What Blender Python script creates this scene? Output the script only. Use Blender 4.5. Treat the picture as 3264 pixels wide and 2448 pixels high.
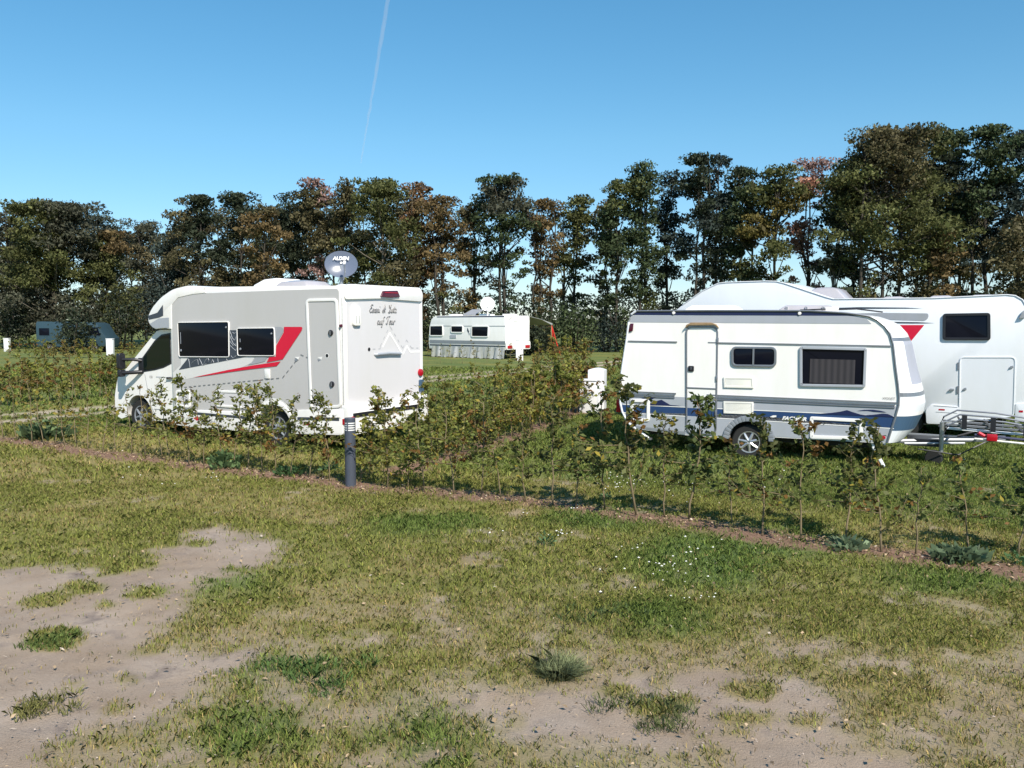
import bpy, bmesh, math, random
import numpy as np
from mathutils import Vector
R = math.radians
S = bpy.context.scene
for o in list(bpy.data.objects): bpy.data.objects.remove(o)
COL = S.collection

# ------------------------------------------------------------------ camera, sky, sun, exposure
CAM_H = 2.35; FPX = 2730.0; PITCH = math.atan(206 / 2730.0)
cam_d = bpy.data.cameras.new('camera'); cam = bpy.data.objects.new('camera', cam_d); COL.objects.link(cam)
cam.location = (0, 0, CAM_H); cam.rotation_euler = (R(90) - PITCH, 0, 0)
cam_d.sensor_width = 36; cam_d.lens = 36 * FPX / 3264; cam_d.clip_start = 0.05; cam_d.clip_end = 40000
S.camera = cam
SUN_EL = R(43); SUN_AZ = math.atan2(0.41, -0.91)          # azimuth measured from +Y towards +X
W = bpy.data.worlds.new('World'); S.world = W; W.use_nodes = True
nt = W.node_tree; nt.nodes.clear()
sky = nt.nodes.new('ShaderNodeTexSky'); sky.sky_type = 'NISHITA'; sky.sun_disc = False
sky.sun_elevation = SUN_EL; sky.sun_rotation = SUN_AZ
sky.air_density = 1.0; sky.dust_density = 0.0; sky.ozone_density = 4.0; sky.altitude = 50
bg = nt.nodes.new('ShaderNodeBackground'); bg.inputs[1].default_value = 0.13
wo = nt.nodes.new('ShaderNodeOutputWorld')
hs = nt.nodes.new('ShaderNodeHueSaturation'); hs.inputs['Hue'].default_value = .489; hs.inputs['Saturation'].default_value = 1.36; hs.inputs['Value'].default_value = 1.08
gam = nt.nodes.new('ShaderNodeGamma'); gam.inputs[1].default_value = .80
nt.links.new(sky.outputs[0], gam.inputs[0]); nt.links.new(gam.outputs[0], hs.inputs['Color']); tcw = nt.nodes.new('ShaderNodeTexCoord'); sx = nt.nodes.new('ShaderNodeSeparateXYZ'); mrw = nt.nodes.new('ShaderNodeMapRange'); mrw.inputs[1].default_value = -.02; mrw.inputs[2].default_value = .20
mxw = nt.nodes.new('ShaderNodeMix'); mxw.data_type = 'RGBA'; mxw.inputs[6].default_value = (.66, .80, 1.0, 1); mxw.inputs[7].default_value = (1, 1, 1, 1)
mul = nt.nodes.new('ShaderNodeMix'); mul.data_type = 'RGBA'; mul.blend_type = 'MULTIPLY'; mul.inputs[0].default_value = 1.0
nt.links.new(tcw.outputs['Generated'], sx.inputs[0]); nt.links.new(sx.outputs[2], mrw.inputs[0]); nt.links.new(mrw.outputs[0], mxw.inputs[0])
nt.links.new(hs.outputs[0], mul.inputs[6]); nt.links.new(mxw.outputs[2], mul.inputs[7]); nt.links.new(mul.outputs[2], bg.inputs[0]); nt.links.new(bg.outputs[0], wo.inputs[0])
sun_d = bpy.data.lights.new('sun', 'SUN'); sun = bpy.data.objects.new('sun', sun_d); COL.objects.link(sun)
sun_d.energy = 4.6; sun_d.angle = R(0.53); sun_d.color = (1.0, 0.93, 0.83)
sdir = Vector((math.sin(SUN_AZ) * math.cos(SUN_EL), math.cos(SUN_AZ) * math.cos(SUN_EL), math.sin(SUN_EL)))
sun.rotation_euler = (-sdir).to_track_quat('-Z', 'Y').to_euler()
S.view_settings.view_transform = 'Standard'; S.view_settings.look = 'None'
S.view_settings.exposure = 0.55; S.view_settings.gamma = 1.0
S.cycles.max_bounces = 8; S.cycles.transparent_max_bounces = 8
S.cycles.use_denoising = True; S.cycles.denoiser = 'OPENIMAGEDENOISE'; S.cycles.denoising_input_passes = 'RGB_ALBEDO_NORMAL'; S.cycles.denoising_prefilter = 'ACCURATE'

# ------------------------------------------------------------------ surveying helpers (photo pixel -> place)
cp, sp = math.cos(PITCH), math.sin(PITCH)
def ray(x, y):
    a = (x - 1632) / FPX; b = (1224 - y) / FPX
    return np.array([a, cp + b * sp, -sp + b * cp])
def gp(x, y, h=0.0):                       # point at height h seen at photo pixel x, y
    d = ray(x, y); t = (h - CAM_H) / d[2]
    return np.array([d[0] * t, d[1] * t, h])
def at(x, y, dist):                        # point at depth dist
    d = ray(x, y); t = dist / d[1]
    return np.array([d[0] * t, d[1] * t, CAM_H + d[2] * t])
def zm(sc, x0, y0): return lambda p: (x0 + p[0] / sc, y0 + p[1] / sc)
class Frame:                               # local frame of a vehicle: u along, w across, v up
    def __init__(s, x, y, yaw, tilt=0.0, z=0.0):
        s.O = np.array([x, y, z]); s.yaw = yaw; s.tilt = tilt
        s.U = np.array([math.cos(yaw) * math.cos(tilt), math.sin(yaw) * math.cos(tilt), math.sin(tilt)])
        s.W = np.array([-math.sin(yaw), math.cos(yaw), 0.0]); s.V = np.cross(s.U, s.W)
    def uv(s, p, w=0.0):
        d = ray(*p); o = np.array([0, 0, CAM_H]); t = ((s.O + s.W * w - o) @ s.W) / (d @ s.W)
        q = o + t * d - s.O; return (float(q @ s.U), float(q @ s.V))
    def wv(s, p, u=0.0):
        d = ray(*p); o = np.array([0, 0, CAM_H]); t = ((s.O + s.U * u - o) @ s.U) / (d @ s.U)
        q = o + t * d - s.O; return (float(q @ s.W), float(q @ s.V))

# ------------------------------------------------------------------ materials
def newmat(name):
    m = bpy.data.materials.new(name); m.use_nodes = True
    return m, m.node_tree, m.node_tree.nodes['Principled BSDF']
def N(t, kind, **kw):
    n = t.nodes.new(kind)
    for k, v in kw.items():
        if k.startswith('i_'): n.inputs[k[2:].replace('_', ' ')].default_value = v
        else: setattr(n, k, v)
    return n
def mixc(t, fac, a, b):
    n = t.nodes.new('ShaderNodeMix'); n.data_type = 'RGBA'
    for sock, val in ((n.inputs[0], fac), (n.inputs[6], a), (n.inputs[7], b)):
        if hasattr(val, 'is_linked') or hasattr(val, 'links'): t.links.new(val, sock)
        else: sock.default_value = val if not isinstance(val, tuple) else (*val[:3], 1)
    return n.outputs[2]
def ramp(t, src, lo, hi):
    n = t.nodes.new('ShaderNodeMapRange'); n.inputs[1].default_value = lo; n.inputs[2].default_value = hi
    t.links.new(src, n.inputs[0]); return n.outputs[0]
def paint(name, col, rough=0.35, metal=0.0, dirt=0.10, scale=3.0, bump=0.0, spec=0.5, coat=0.0):
    m, t, b = newmat(name)
    tc = N(t, 'ShaderNodeTexCoord'); no = N(t, 'ShaderNodeTexNoise'); no.inputs['Scale'].default_value = scale
    no.inputs['Detail'].default_value = 6; no.inputs['Roughness'].default_value = 0.65
    st_ = N(t, 'ShaderNodeVectorMath', operation='MULTIPLY'); st_.inputs[1].default_value = (1, 1, .28); t.links.new(tc.outputs['Object'], st_.inputs[0]); t.links.new(st_.outputs[0], no.inputs['Vector'])   # stains run downwards
    f = ramp(t, no.outputs[0], 0.42, 0.75)
    dk = tuple(c * (1 - dirt * (1.6 if i == 2 else 1.0)) for i, c in enumerate(col))
    t.links.new(mixc(t, f, col, dk), b.inputs['Base Color'])
    b.inputs['Roughness'].default_value = rough; b.inputs['Metallic'].default_value = metal
    b.inputs['Specular IOR Level'].default_value = spec; b.inputs['Coat Weight'].default_value = coat
    if bump:
        bp = N(t, 'ShaderNodeBump'); bp.inputs['Strength'].default_value = bump; bp.inputs['Distance'].default_value = 0.02
        t.links.new(no.outputs[0], bp.inputs['Height']); t.links.new(bp.outputs[0], b.inputs['Normal'])
    return m
def leafmat(name, trans=0.35, rough=0.55, var=0.45):
    m, t, b = newmat(name)
    at_ = N(t, 'ShaderNodeAttribute', attribute_name='tint')
    ge = N(t, 'ShaderNodeNewGeometry')
    mr = N(t, 'ShaderNodeMapRange'); mr.inputs[3].default_value = 1 - var; mr.inputs[4].default_value = 1 + var
    t.links.new(ge.outputs['Random Per Island'], mr.inputs[0])
    hs = N(t, 'ShaderNodeHueSaturation'); t.links.new(mr.outputs[0], hs.inputs['Value']); t.links.new(at_.outputs['Color'], hs.inputs['Color'])
    t.links.new(hs.outputs[0], b.inputs['Base Color']); b.inputs['Roughness'].default_value = rough
    b.inputs['Specular IOR Level'].default_value = 0.12
    tr = N(t, 'ShaderNodeBsdfTranslucent'); t.links.new(hs.outputs[0], tr.inputs[0])
    mx = N(t, 'ShaderNodeMixShader'); mx.inputs[0].default_value = trans
    t.links.new(b.outputs[0], mx.inputs[1]); t.links.new(tr.outputs[0], mx.inputs[2])
    t.links.new(mx.outputs[0], t.nodes['Material Output'].inputs[0]); return m
M = {}
M['white'] = paint('white_paint', (0.84, 0.82, 0.795), 0.3, dirt=0.06, coat=0.2)
M['cool_white'] = paint('cool_white_paint', (0.72, 0.74, 0.77), 0.35, dirt=0.04)
M['cream'] = paint('cream_plastic', (0.80, 0.78, 0.72), 0.4, dirt=0.06)
M['beige_grey'] = paint('beige_grey_paint', (0.50, 0.485, 0.475), 0.35, dirt=0.05, scale=1.2)
M['pale_grey'] = paint('pale_grey_paint', (0.62, 0.60, 0.605), 0.4, dirt=0.05, scale=1.2)
M['light_graphic'] = paint('light_graphic_film', (0.66,0.65,0.63), 0.4, dirt=0.03)
M['grey'] = paint('grey_paint', (0.36, 0.38, 0.42), 0.4, dirt=0.06)
M['mid_grey'] = paint('mid_grey_paint', (0.22, 0.24, 0.27), 0.4)
M['graphic_grey'] = paint('grey_graphic', (0.34, 0.35, 0.38), 0.35)
M['slate'] = paint('slate_graphic', (0.045, 0.055, 0.075), 0.4)
M['blue'] = paint('blue_stripe', (0.022, 0.055, 0.15), 0.35)
M['navy'] = paint('navy_stripe', (0.012, 0.018, 0.07), 0.35)
M['teal'] = paint('faded_blue_stripe', (0.05, 0.10, 0.17), 0.4)
M['red'] = paint('red_film', (0.62, 0.004, 0.035), 0.35, dirt=0.03)
M['black'] = paint('black_plastic', (0.013, 0.013, 0.017), 0.45)
M['dark'] = paint('dark_underbody', (0.010, 0.010, 0.010), 0.8)
M['rubber'] = paint('rubber', (0.018, 0.018, 0.018), 0.85)
M['alloy'] = paint('alloy', (0.55, 0.56, 0.58), 0.3, 0.7)
M['galv'] = paint('galvanised_steel', (0.40, 0.41, 0.42), 0.4, 0.8)
M['trim'] = paint('aluminium_trim', (0.25, 0.26, 0.29), 0.35, 0.5)
M['lens'] = paint('red_lens', (0.42, 0.008, 0.02), 0.15)
M['dark_lens'] = paint('dark_red_lens', (0.07, 0.006, 0.02), 0.2)
M['glass'] = paint('dark_acrylic', (0.005, 0.006, 0.012), 0.10, dirt=0.0, spec=.14)
M['cabglass'] = paint('tinted_glass', (0.006, 0.012, 0.010), 0.03, dirt=0.0, spec=0.3)
M['curtain'] = paint('curtain_cloth', (0.034, 0.031, 0.036), 0.9)
M['letter'] = paint('grey_lettering', (0.17, 0.17, 0.18), 0.4)
M['dish'] = paint('dish_grey', (0.11, 0.13, 0.18), 0.22, dirt=0.05)
M['bollard'] = paint('anthracite_paint', (0.060, 0.070, 0.098), 0.5, dirt=0.2, scale=14)
M['cover'] = paint('thermal_cover', (0.36, 0.37, 0.44), 0.6)
M['clear'] = paint('clear_dome', (0.42, 0.40, 0.43), 0.2)
M['blue_van'] = paint('shaded_blue_paint', (0.03, 0.06, 0.08), 0.4)  # pale blue van, its colour darkened to paint in the tree shade
M['fabric'] = paint('grey_skirt_fabric', (0.36, 0.37, 0.37), 0.8, dirt=0.35, scale=2, bump=0.6)
M['awning'] = paint('awning_cloth', (0.30, 0.31, 0.30), 0.8)
M['strap'] = paint('red_strap', (0.70, 0.03, 0.02), 0.6)
M['wood'] = paint('wood', (0.30, 0.20, 0.11), 0.8, dirt=0.3, scale=8)
M['bark'] = paint('tree_bark', (0.050, 0.042, 0.034), 0.9, dirt=0.4, scale=2, bump=0.8)
M['pale_bark'] = paint('pale_bark', (0.13, 0.11, 0.085), 0.9, dirt=0.4, scale=2)
M['stem'] = paint('sapling_bark', (0.20, 0.155, 0.09), 0.8, dirt=0.45, scale=9)
M['pillar'] = paint('white_enamel', (0.78, 0.78, 0.80), 0.4, dirt=0.05)
M['leaf'] = leafmat('tree_leaf', 0.25)
M['hedge_leaf'] = leafmat('hedge_leaf', 0.40, 0.45, .4)
M['blade'] = leafmat('grass_blade', 0.30, 0.8, 0.45)
M['bit'] = leafmat('dry_bits', 0.1, 0.8, 0.3)
M['petal'] = paint('clover_white', (0.75, 0.73, 0.68), 0.7)

# ------------------------------------------------------------------ mesh building and tagging
def tag(o, label=None, cat=None, group=None, kind=None):
    for k, v in (('label', label), ('category', cat), ('group', group), ('kind', kind)):
        if v: o[k] = v
    return o
def empty(name, loc=(0, 0, 0), rot=(0, 0, 0)):
    o = bpy.data.objects.new(name, None); o.location = loc; o.rotation_euler = rot; COL.objects.link(o); return o
def vehicle(name, F, label, cat):
    return tag(empty(name, F.O, (0, -F.tilt, F.yaw)), label, cat)
def lerp(a, b, t): return a + (b - a) * t
class MB:
    def __init__(s): s.v = []; s.f = []; s.fm = []; s.mats = []
    def mi(s, m):
        m = M[m] if isinstance(m, str) else m
        if m not in s.mats: s.mats.append(m)
        return s.mats.index(m)
    def face(s, pts, m):
        i = len(s.v); s.v += [tuple(map(float, p)) for p in pts]; s.f.append(tuple(range(i, i + len(pts)))); s.fm.append(s.mi(m)); return s
    def side(s, poly, m, w=-0.004): return s.face([(a, w, b) for a, b in poly], m)          # flat mark on the near side
    def rear(s, poly, m, u=0.004): return s.face([(u, a, b) for a, b in poly], m)          # flat mark on the rear
    def loft(s, rings, m, cap=True, closed=True):
        n = len(rings[0]); i = len(s.v); k = s.mi(m)
        for r in rings: s.v += [tuple(map(float, p)) for p in r]
        for a in range(len(rings) - 1):
            for b in range(n if closed else n - 1):
                c = (b + 1) % n
                s.f.append((i + a * n + b, i + a * n + c, i + (a + 1) * n + c, i + (a + 1) * n + b)); s.fm.append(k)
        if cap:
            s.f.append(tuple(i + b for b in range(n))[::-1]); s.fm.append(k)
            s.f.append(tuple(i + (len(rings) - 1) * n + b for b in range(n))); s.fm.append(k)
        return s
    def prism(s, poly, w0, w1, m): return s.loft([[(a, w0, b) for a, b in poly], [(a, w1, b) for a, b in poly]], m)
    def prismu(s, poly, u0, u1, m): return s.loft([[(u0, a, b) for a, b in poly], [(u1, a, b) for a, b in poly]], m)
    def prismz(s, poly, z0, z1, m): return s.loft([[(a, b, z0) for a, b in poly], [(a, b, z1) for a, b in poly]], m)
    def box(s, lo, hi, m): return s.prismz([(lo[0], lo[1]), (hi[0], lo[1]), (hi[0], hi[1]), (lo[0], hi[1])], lo[2], hi[2], m)
    def ring(s, poly, d, w0, w1, m, ax='w'):
        inn = inset(poly, d)
        P = (lambda p, w: (p[0], w, p[1])) if ax == 'w' else (lambda p, u: (u, p[0], p[1]))
        i = len(s.v); k = s.mi(m); n = len(poly)
        for pl, w in ((poly, w0), (poly, w1), (inn, w1), (inn, w0)): s.v += [P(p, w) for p in pl]
        for a in range(4):
            for b in range(n):
                c = (b + 1) % n
                s.f.append((i + a * n + b, i + a * n + c, i + ((a + 1) % 4) * n + c, i + ((a + 1) % 4) * n + b)); s.fm.append(k)
        return s
    def tube(s, pts, r, m, n=6):
        pts = [np.array(p, float) for p in pts]; rings = []
        rr = r if isinstance(r, (list, tuple)) else [r] * len(pts)
        for j, p in enumerate(pts):
            d = pts[min(j + 1, len(pts) - 1)] - pts[max(j - 1, 0)]; d = d / (np.linalg.norm(d) + 1e-9)
            a = np.cross(d, [0, 0, 1.0] if abs(d[2]) < 0.9 else [1.0, 0, 0]); a /= np.linalg.norm(a); b = np.cross(d, a)
            rings.append([p + rr[j] * (a * math.cos(q) + b * math.sin(q)) for q in (2 * math.pi * h / n for h in range(n))])
        return s.loft(rings, m)
    def lathe(s, prof, c, ax, m, n=28):                       # prof: (radius, height along axis)
        c = np.array(c, float); ax = np.array(ax, float); ax /= np.linalg.norm(ax)
        a = np.cross(ax, [0, 0, 1.0] if abs(ax[2]) < 0.9 else [1.0, 0, 0]); a /= np.linalg.norm(a); b = np.cross(ax, a)
        rings = [[c + ax * h + r * (a * math.cos(q) + b * math.sin(q)) for q in (2 * math.pi * k / n for k in range(n))] for r, h in prof]
        return s.loft(rings, m)
    def build(s, name, parent=None, bevel=0.0, sharp=0.42, seg=3, recalc=True):
        me = bpy.data.meshes.new(name); me.from_pydata(s.v, [], s.f)
        for m in s.mats: me.materials.append(m)
        me.polygons.foreach_set('material_index', s.fm)
        bm = bmesh.new(); bm.from_mesh(me)
        if recalc: bmesh.ops.recalc_face_normals(bm, faces=bm.faces)
        if bevel:
            es = [e for e in bm.edges if len(e.link_faces) == 2 and e.calc_face_angle(0) > 0.55]
            bmesh.ops.bevel(bm, geom=es, offset=bevel, segments=seg, profile=0.5, affect='EDGES', clamp_overlap=True)
        for f in bm.faces: f.smooth = True
        for e in bm.edges: e.smooth = not (len(e.link_faces) != 2 or e.calc_face_angle(0) > sharp)
        bm.to_mesh(me); bm.free()
        o = bpy.data.objects.new(name, me); COL.objects.link(o)
        if parent: o.parent = parent
        return o
def inset(poly, d):
    P = [np.array(p, float) for p in poly]; n = len(P); out = []
    ar = sum(P[i][0] * P[(i + 1) % n][1] - P[(i + 1) % n][0] * P[i][1] for i in range(n)); sg = 1 if ar > 0 else -1
    for i in range(n):
        e1 = P[i] - P[i - 1]; e2 = P[(i + 1) % n] - P[i]
        n1 = sg * np.array([-e1[1], e1[0]]) / (np.linalg.norm(e1) + 1e-9); n2 = sg * np.array([-e2[1], e2[0]]) / (np.linalg.norm(e2) + 1e-9)
        b = n1 + n2; b = b / max(0.3, np.dot(b, n1)) ; out.append(tuple(P[i] + b * d))
    return out
def rnd(poly, r, n=4):                                       # round the corners of a polygon
    P = [np.array(p, float) for p in poly]; k = len(P); out = []
    for i in range(k):
        a = P[i - 1] - P[i]; b = P[(i + 1) % k] - P[i]
        la, lb = np.linalg.norm(a), np.linalg.norm(b); q = min(r, la * 0.45, lb * 0.45)
        p0 = P[i] + a / la * q; p1 = P[i] + b / lb * q
        for t in np.linspace(0, 1, n + 1): out.append(tuple((1 - t) ** 2 * p0 + 2 * t * (1 - t) * P[i] + t * t * p1))
    return out
def rect(a0, b0, a1, b1, r=0.0): 
    p = [(a0, b0), (a1, b0), (a1, b1), (a0, b1)]; return rnd(p, r) if r else p
def circ(a, b, ra, rb=None, n=16): rb = rb or ra; return [(a + ra * math.cos(2 * math.pi * i / n), b + rb * math.sin(2 * math.pi * i / n)) for i in range(n)]
def arc(a, b, r, t0, t1, n=14): return [(a + r * math.cos(R(lerp(t0, t1, i / n))), b + r * math.sin(R(lerp(t0, t1, i / n)))) for i in range(n + 1)]
def text_into(mb, txt, size, place, m, shear=0.0, bold=0.0):  # flat lettering; place(x, y) -> 3-D point
    c = bpy.data.curves.new('lettering', 'FONT'); c.body = txt; c.size = size; c.shear = shear; c.offset = bold
    o = bpy.data.objects.new('lettering', c); COL.objects.link(o)
    me = bpy.data.meshes.new_from_object(o.evaluated_get(bpy.context.evaluated_depsgraph_get()))
    for p in me.polygons: mb.face([place(me.vertices[i].co.x, me.vertices[i].co.y) for i in p.vertices], m)
    wd = max((v.co.x for v in me.vertices), default=0)
    bpy.data.objects.remove(o); bpy.data.curves.remove(c); bpy.data.meshes.remove(me); return wd
GL = {  # pen strokes of a copperplate-like hand, cap height 1
 'E': (.62, [[(.55,.9),(.4,1.),(.22,.92),(.2,.74),(.4,.58),(.18,.5),(.04,.25),(.18,.02),(.42,.08),(.55,.24)]]),
 'm': (.62, [[(0,0),(.05,.5)],[(.04,.33),(.16,.5),(.24,.44),(.21,0)],[(.23,.33),(.36,.5),(.44,.44),(.41,.04),(.52,.06)]]),
 'i': (.24, [[(.04,.5),(.02,.05),(.14,.05)],[(.07,.72),(.09,.76)]]),
 '&': (.75, [[(.55,.5),(.12,.36)],[(.34,1.02),(.24,.5),(.2,0)],[(.12,.36),(0,.18),(.08,.02),(.22,.2)],[(.24,.45),(.46,.78),(.3,.5),(.5,.02)]]),
 ' ': (.45, []),
 'L': (.55, [[(.02,.96),(.08,.66),(.28,.66),(.42,1.02),(.34,.6),(.18,.1),(0,.02),(.14,-.02),(.42,.1)]]),
 'u': (.46, [[(0,.5),(-.02,.1),(.08,0),(.24,.14),(.3,.5)],[(.3,.5),(.28,.05),(.4,.05)]]),
 't': (.32, [[(.12,.82),(.06,.06),(.2,.03)],[(-.04,.5),(.22,.52)]]),
 'z': (.4, [[(.02,.5),(.24,.48),(.02,.02),(.3,.03)]]),
 'a': (.48, [[(.28,.46),(.14,.5),(0,.24),(.08,.01),(.24,.16),(.32,.5)],[(.32,.5),(.29,.04),(.42,.05)]]),
 'f': (.36, [[(.4,.94),(.28,.98),(.2,.7),(.1,.1),(.0,-.32),(-.1,-.28)],[(.04,.46),(.32,.48)]]),
 'T': (.62, [[(.02,.72),(.06,.94),(.3,.97),(.62,1.02)],[(.36,.97),(.3,.5),(.2,.06),(.02,.04),(0,.2)]]),
 'o': (.42, [[(.16,.5),(.02,.3),(.06,.02),(.22,.04),(.3,.3),(.16,.5),(.38,.44)]]),
 'r': (.36, [[(.02,.5),(.0,0)],[(.01,.3),(.14,.5),(.26,.44),(.24,.36)]]),
}
def script_into(mb, txt, size, place, m, slant=0.22, r=0.010):
    x = 0.0
    for ch in txt:
        wd, st = GL[ch]
        for s_ in st: mb.tube([place((x + a + slant * b) * size, b * size) for a, b in s_], r, m, 5)
        x += wd
def qmesh(name, V, tint, mat, k=4, parent=None, smooth=False):   # many loose k-sided leaves / blades as one mesh
    V = np.ascontiguousarray(V, np.float32).reshape(-1, 3); n = len(V); nf = n // k
    me = bpy.data.meshes.new(name); me.vertices.add(n); me.vertices.foreach_set('co', V.ravel())
    me.loops.add(n); me.loops.foreach_set('vertex_index', np.arange(n, dtype=np.int32))
    me.polygons.add(nf); me.polygons.foreach_set('loop_start', np.arange(0, n, k, dtype=np.int32))
    me.update(calc_edges=True)
    a = me.attributes.new('tint', 'FLOAT_COLOR', 'POINT')
    T = np.ones((n, 4), np.float32); T[:, :3] = np.repeat(np.asarray(tint, np.float32), k, 0); a.data.foreach_set('color', T.ravel())
    me.materials.append(mat); o = bpy.data.objects.new(name, me); COL.objects.link(o)
    if parent: o.parent = parent
    return o
def leaf_quads(rng, C, L, Wd, up=0.0, D=None):                 # rhombic leaves, centres C, lengths L, widths Wd
    n = len(C); d = rng.normal(size=(n, 3)) if D is None else D + rng.normal(size=(n, 3)) * 0.35
    d /= np.linalg.norm(d, axis=1)[:, None] + 1e-9
    e = rng.normal(size=(n, 3)); e[:, 2] += up; nrm = e / (np.linalg.norm(e, axis=1)[:, None] + 1e-9)
    s = np.cross(d, nrm); s /= np.linalg.norm(s, axis=1)[:, None] + 1e-9; f = np.cross(s, d)
    L = np.broadcast_to(L, n)[:, None]; Wd = np.broadcast_to(Wd, n)[:, None]
    mid = C + d * L * 0.05
    return np.stack([C - d * L * .5, mid + s * Wd * .5 + f * Wd * .15, C + d * L * .5, mid - s * Wd * .5 + f * Wd * .15], 1)

# ------------------------------------------------------------------ noise and ground cover masks
_g = np.random.default_rng(5).random((256, 256))
def vnoise(x, y):
    xi = np.floor(x).astype(int); yi = np.floor(y).astype(int); fx = x - xi; fy = y - yi
    fx = fx * fx * (3 - 2 * fx); fy = fy * fy * (3 - 2 * fy)
    q = lambda a, b: _g[a & 255, b & 255]
    return (q(xi, yi) * (1 - fx) + q(xi + 1, yi) * fx) * (1 - fy) + (q(xi, yi + 1) * (1 - fx) + q(xi + 1, yi + 1) * fx) * fy
def fbm(x, y, sc, oc=4, off=0.0):
    r = 0; a = .5; t = 0; x = x * sc + off + 31.7; y = y * sc + off * 1.7 + 11.3
    for _ in range(oc): r = r + a * vnoise(x, y); t += a; a *= .5; x = x * 2.03 + 7.1; y = y * 2.03 + 3.9
    return r / t
def sdf(poly, x, y):                                             # negative inside
    P = np.array(poly); d = np.full(x.shape, 1e9); ins = np.zeros(x.shape, bool)
    for i in range(len(P)):
        a, b = P[i - 1], P[i]; e = b - a; L2 = e @ e + 1e-12
        t = np.clip(((x - a[0]) * e[0] + (y - a[1]) * e[1]) / L2, 0, 1)
        d = np.minimum(d, (x - a[0] - t * e[0]) ** 2 + (y - a[1] - t * e[1]) ** 2)
        c = ((a[1] > y) != (b[1] > y)) & (x < (b[0] - a[0]) * (y - a[1]) / (b[1] - a[1] + 1e-12) + a[0]); ins ^= c
    d = np.sqrt(d); return np.where(ins, -d, d)
def dline(pl, x, y):                                             # distance to polyline, signed offset sideways
    d = np.full(x.shape, 1e9)
    for i in range(len(pl) - 1):
        a, b = np.array(pl[i]), np.array(pl[i + 1]); e = b - a; t = np.clip(((x - a[0]) * e[0] + (y - a[1]) * e[1]) / (e @ e), 0, 1)
        d = np.minimum(d, np.hypot(x - a[0] - t * e[0], y - a[1] - t * e[1]))
    return d
def sstep(a, b, t): t = np.clip((t - a) / (b - a), 0, 1); return t * t * (3 - 2 * t)
r4 = zm(1.3554, 0, 1600); r5 = zm(1.3554, 1632, 1600)
def gpoly(pts, z): return [tuple(gp(*z(p))[:2]) for p in pts]
def gell(cx, cy, rx, ry, z): return gpoly([(cx + rx * math.cos(t), cy + ry * math.sin(t)) for t in np.linspace(0, 2 * math.pi, 11)[:-1]], z)
PATCH = [gpoly([(-60,300),(180,275),(400,285),(440,310),(650,285),(690,230),(780,120),(960,98),(1110,140),(1205,190),(1215,245),(1130,285),(1000,310),(880,330),(780,385),(770,440),(800,490),(700,520),(745,560),(690,600),(800,640),(880,640),(1060,610),(1075,580),(1160,575),(1195,605),(1120,690),(970,720),(920,800),(860,860),(760,900),(700,960),(500,985),(350,1010),(270,1060),(300,1180),(-300,1250),(-300,300)], r4),
 gpoly([(-500,850),(-380,790),(-150,780),(0,790),(150,770),(330,750),(420,700),(560,700),(680,720),(830,680),(960,700),(1050,750),(1160,760),(1300,800),(1360,850),(1420,900),(1420,960),(1480,1040),(1600,1060),(1800,1090),(1760,1250),(1100,1250),(850,1130),(600,1120),(250,1090),(80,1050),(-60,1010),(-140,960),(-300,900)], r5),
 gpoly([(2300,840),(2120,890),(2000,940),(2010,970),(2100,960),(2300,940)], r5)]
ISLE = [gell(*e, r4) for e in [(200,425,90,30),(340,365,90,30),(230,592,95,46),(160,885,90,35),(500,880,62,28),(560,755,42,18),(620,392,75,24),(320,780,40,15),(460,445,42,14),(720,596,50,22),(640,632,60,20),(850,172,50,12),(1020,288,42,12),(730,165,60,22),(980,615,70,22)]] + \
       [gell(*e, r5) for e in [(450,800,90,26),(640,770,52,26),(610,890,85,34),(1030,800,110,36),(1000,925,115,28),(800,1000,42,28),(1270,930,62,18),(20,930,50,38),(700,850,62,22),(870,1065,72,28),(960,990,60,22),(720,1090,42,14),(330,1000,30,10)]]
SEMI = [gell(*e, r4) for e in [(1250,830,110,50),(1400,780,60,30),(1560,590,130,26),(1300,655,80,18),(980,590,90,22),(1900,1100,200,40),(700,1080,160,50),(1600,1110,150,40)]] + \
       [gell(*e, r5) for e in [(1600,690,190,55),(1300,620,120,38),(1150,630,70,26),(1250,860,130,42),(1720,420,110,25),(-320,420,60,20),(1900,900,120,40),(1750,1000,200,60)]]
LUSH = [gell(*e, r5) for e in [(800,260,300,110),(400,60,260,50),(1150,170,300,60),(1950,330,260,60),(620,490,80,40)]] + [gell(*e, r4) for e in [(1200,720,150,45),(1850,90,220,40),(950,340,90,35),(1100,960,170,60),(1850,960,120,90)]]
HEDGE_PX = [(-260,1352),(-100,1384),(52,1404),(221,1425),(326,1444),(542,1466),(651,1484),(990,1521),(1130,1548),(1357,1562),(1608,1583),(1840,1612),(2029,1637),(2220,1660),(2428,1700),(2620,1720),(2810,1752),(3000,1775),(3230,1815),(3420,1845)]
HEDGE = [tuple(gp(*p)[:2]) for p in HEDGE_PX]
SIDE_HEDGE = [(-1.75, 13.3), (-.15, 16.6), (1.22, 20.4), (2.3, 24.2)]
LANE_A = [(-30, -4.5), (-12.5, 21.0), (-10.9, 23.2), (-3.6, 34.8), (4.6, 46.6), (14, 60)]
LANE_A[0] = (-21.5, 8.6)
LANE_B = [(x + 1.35, y - .55) for x, y in LANE_A]
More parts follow.
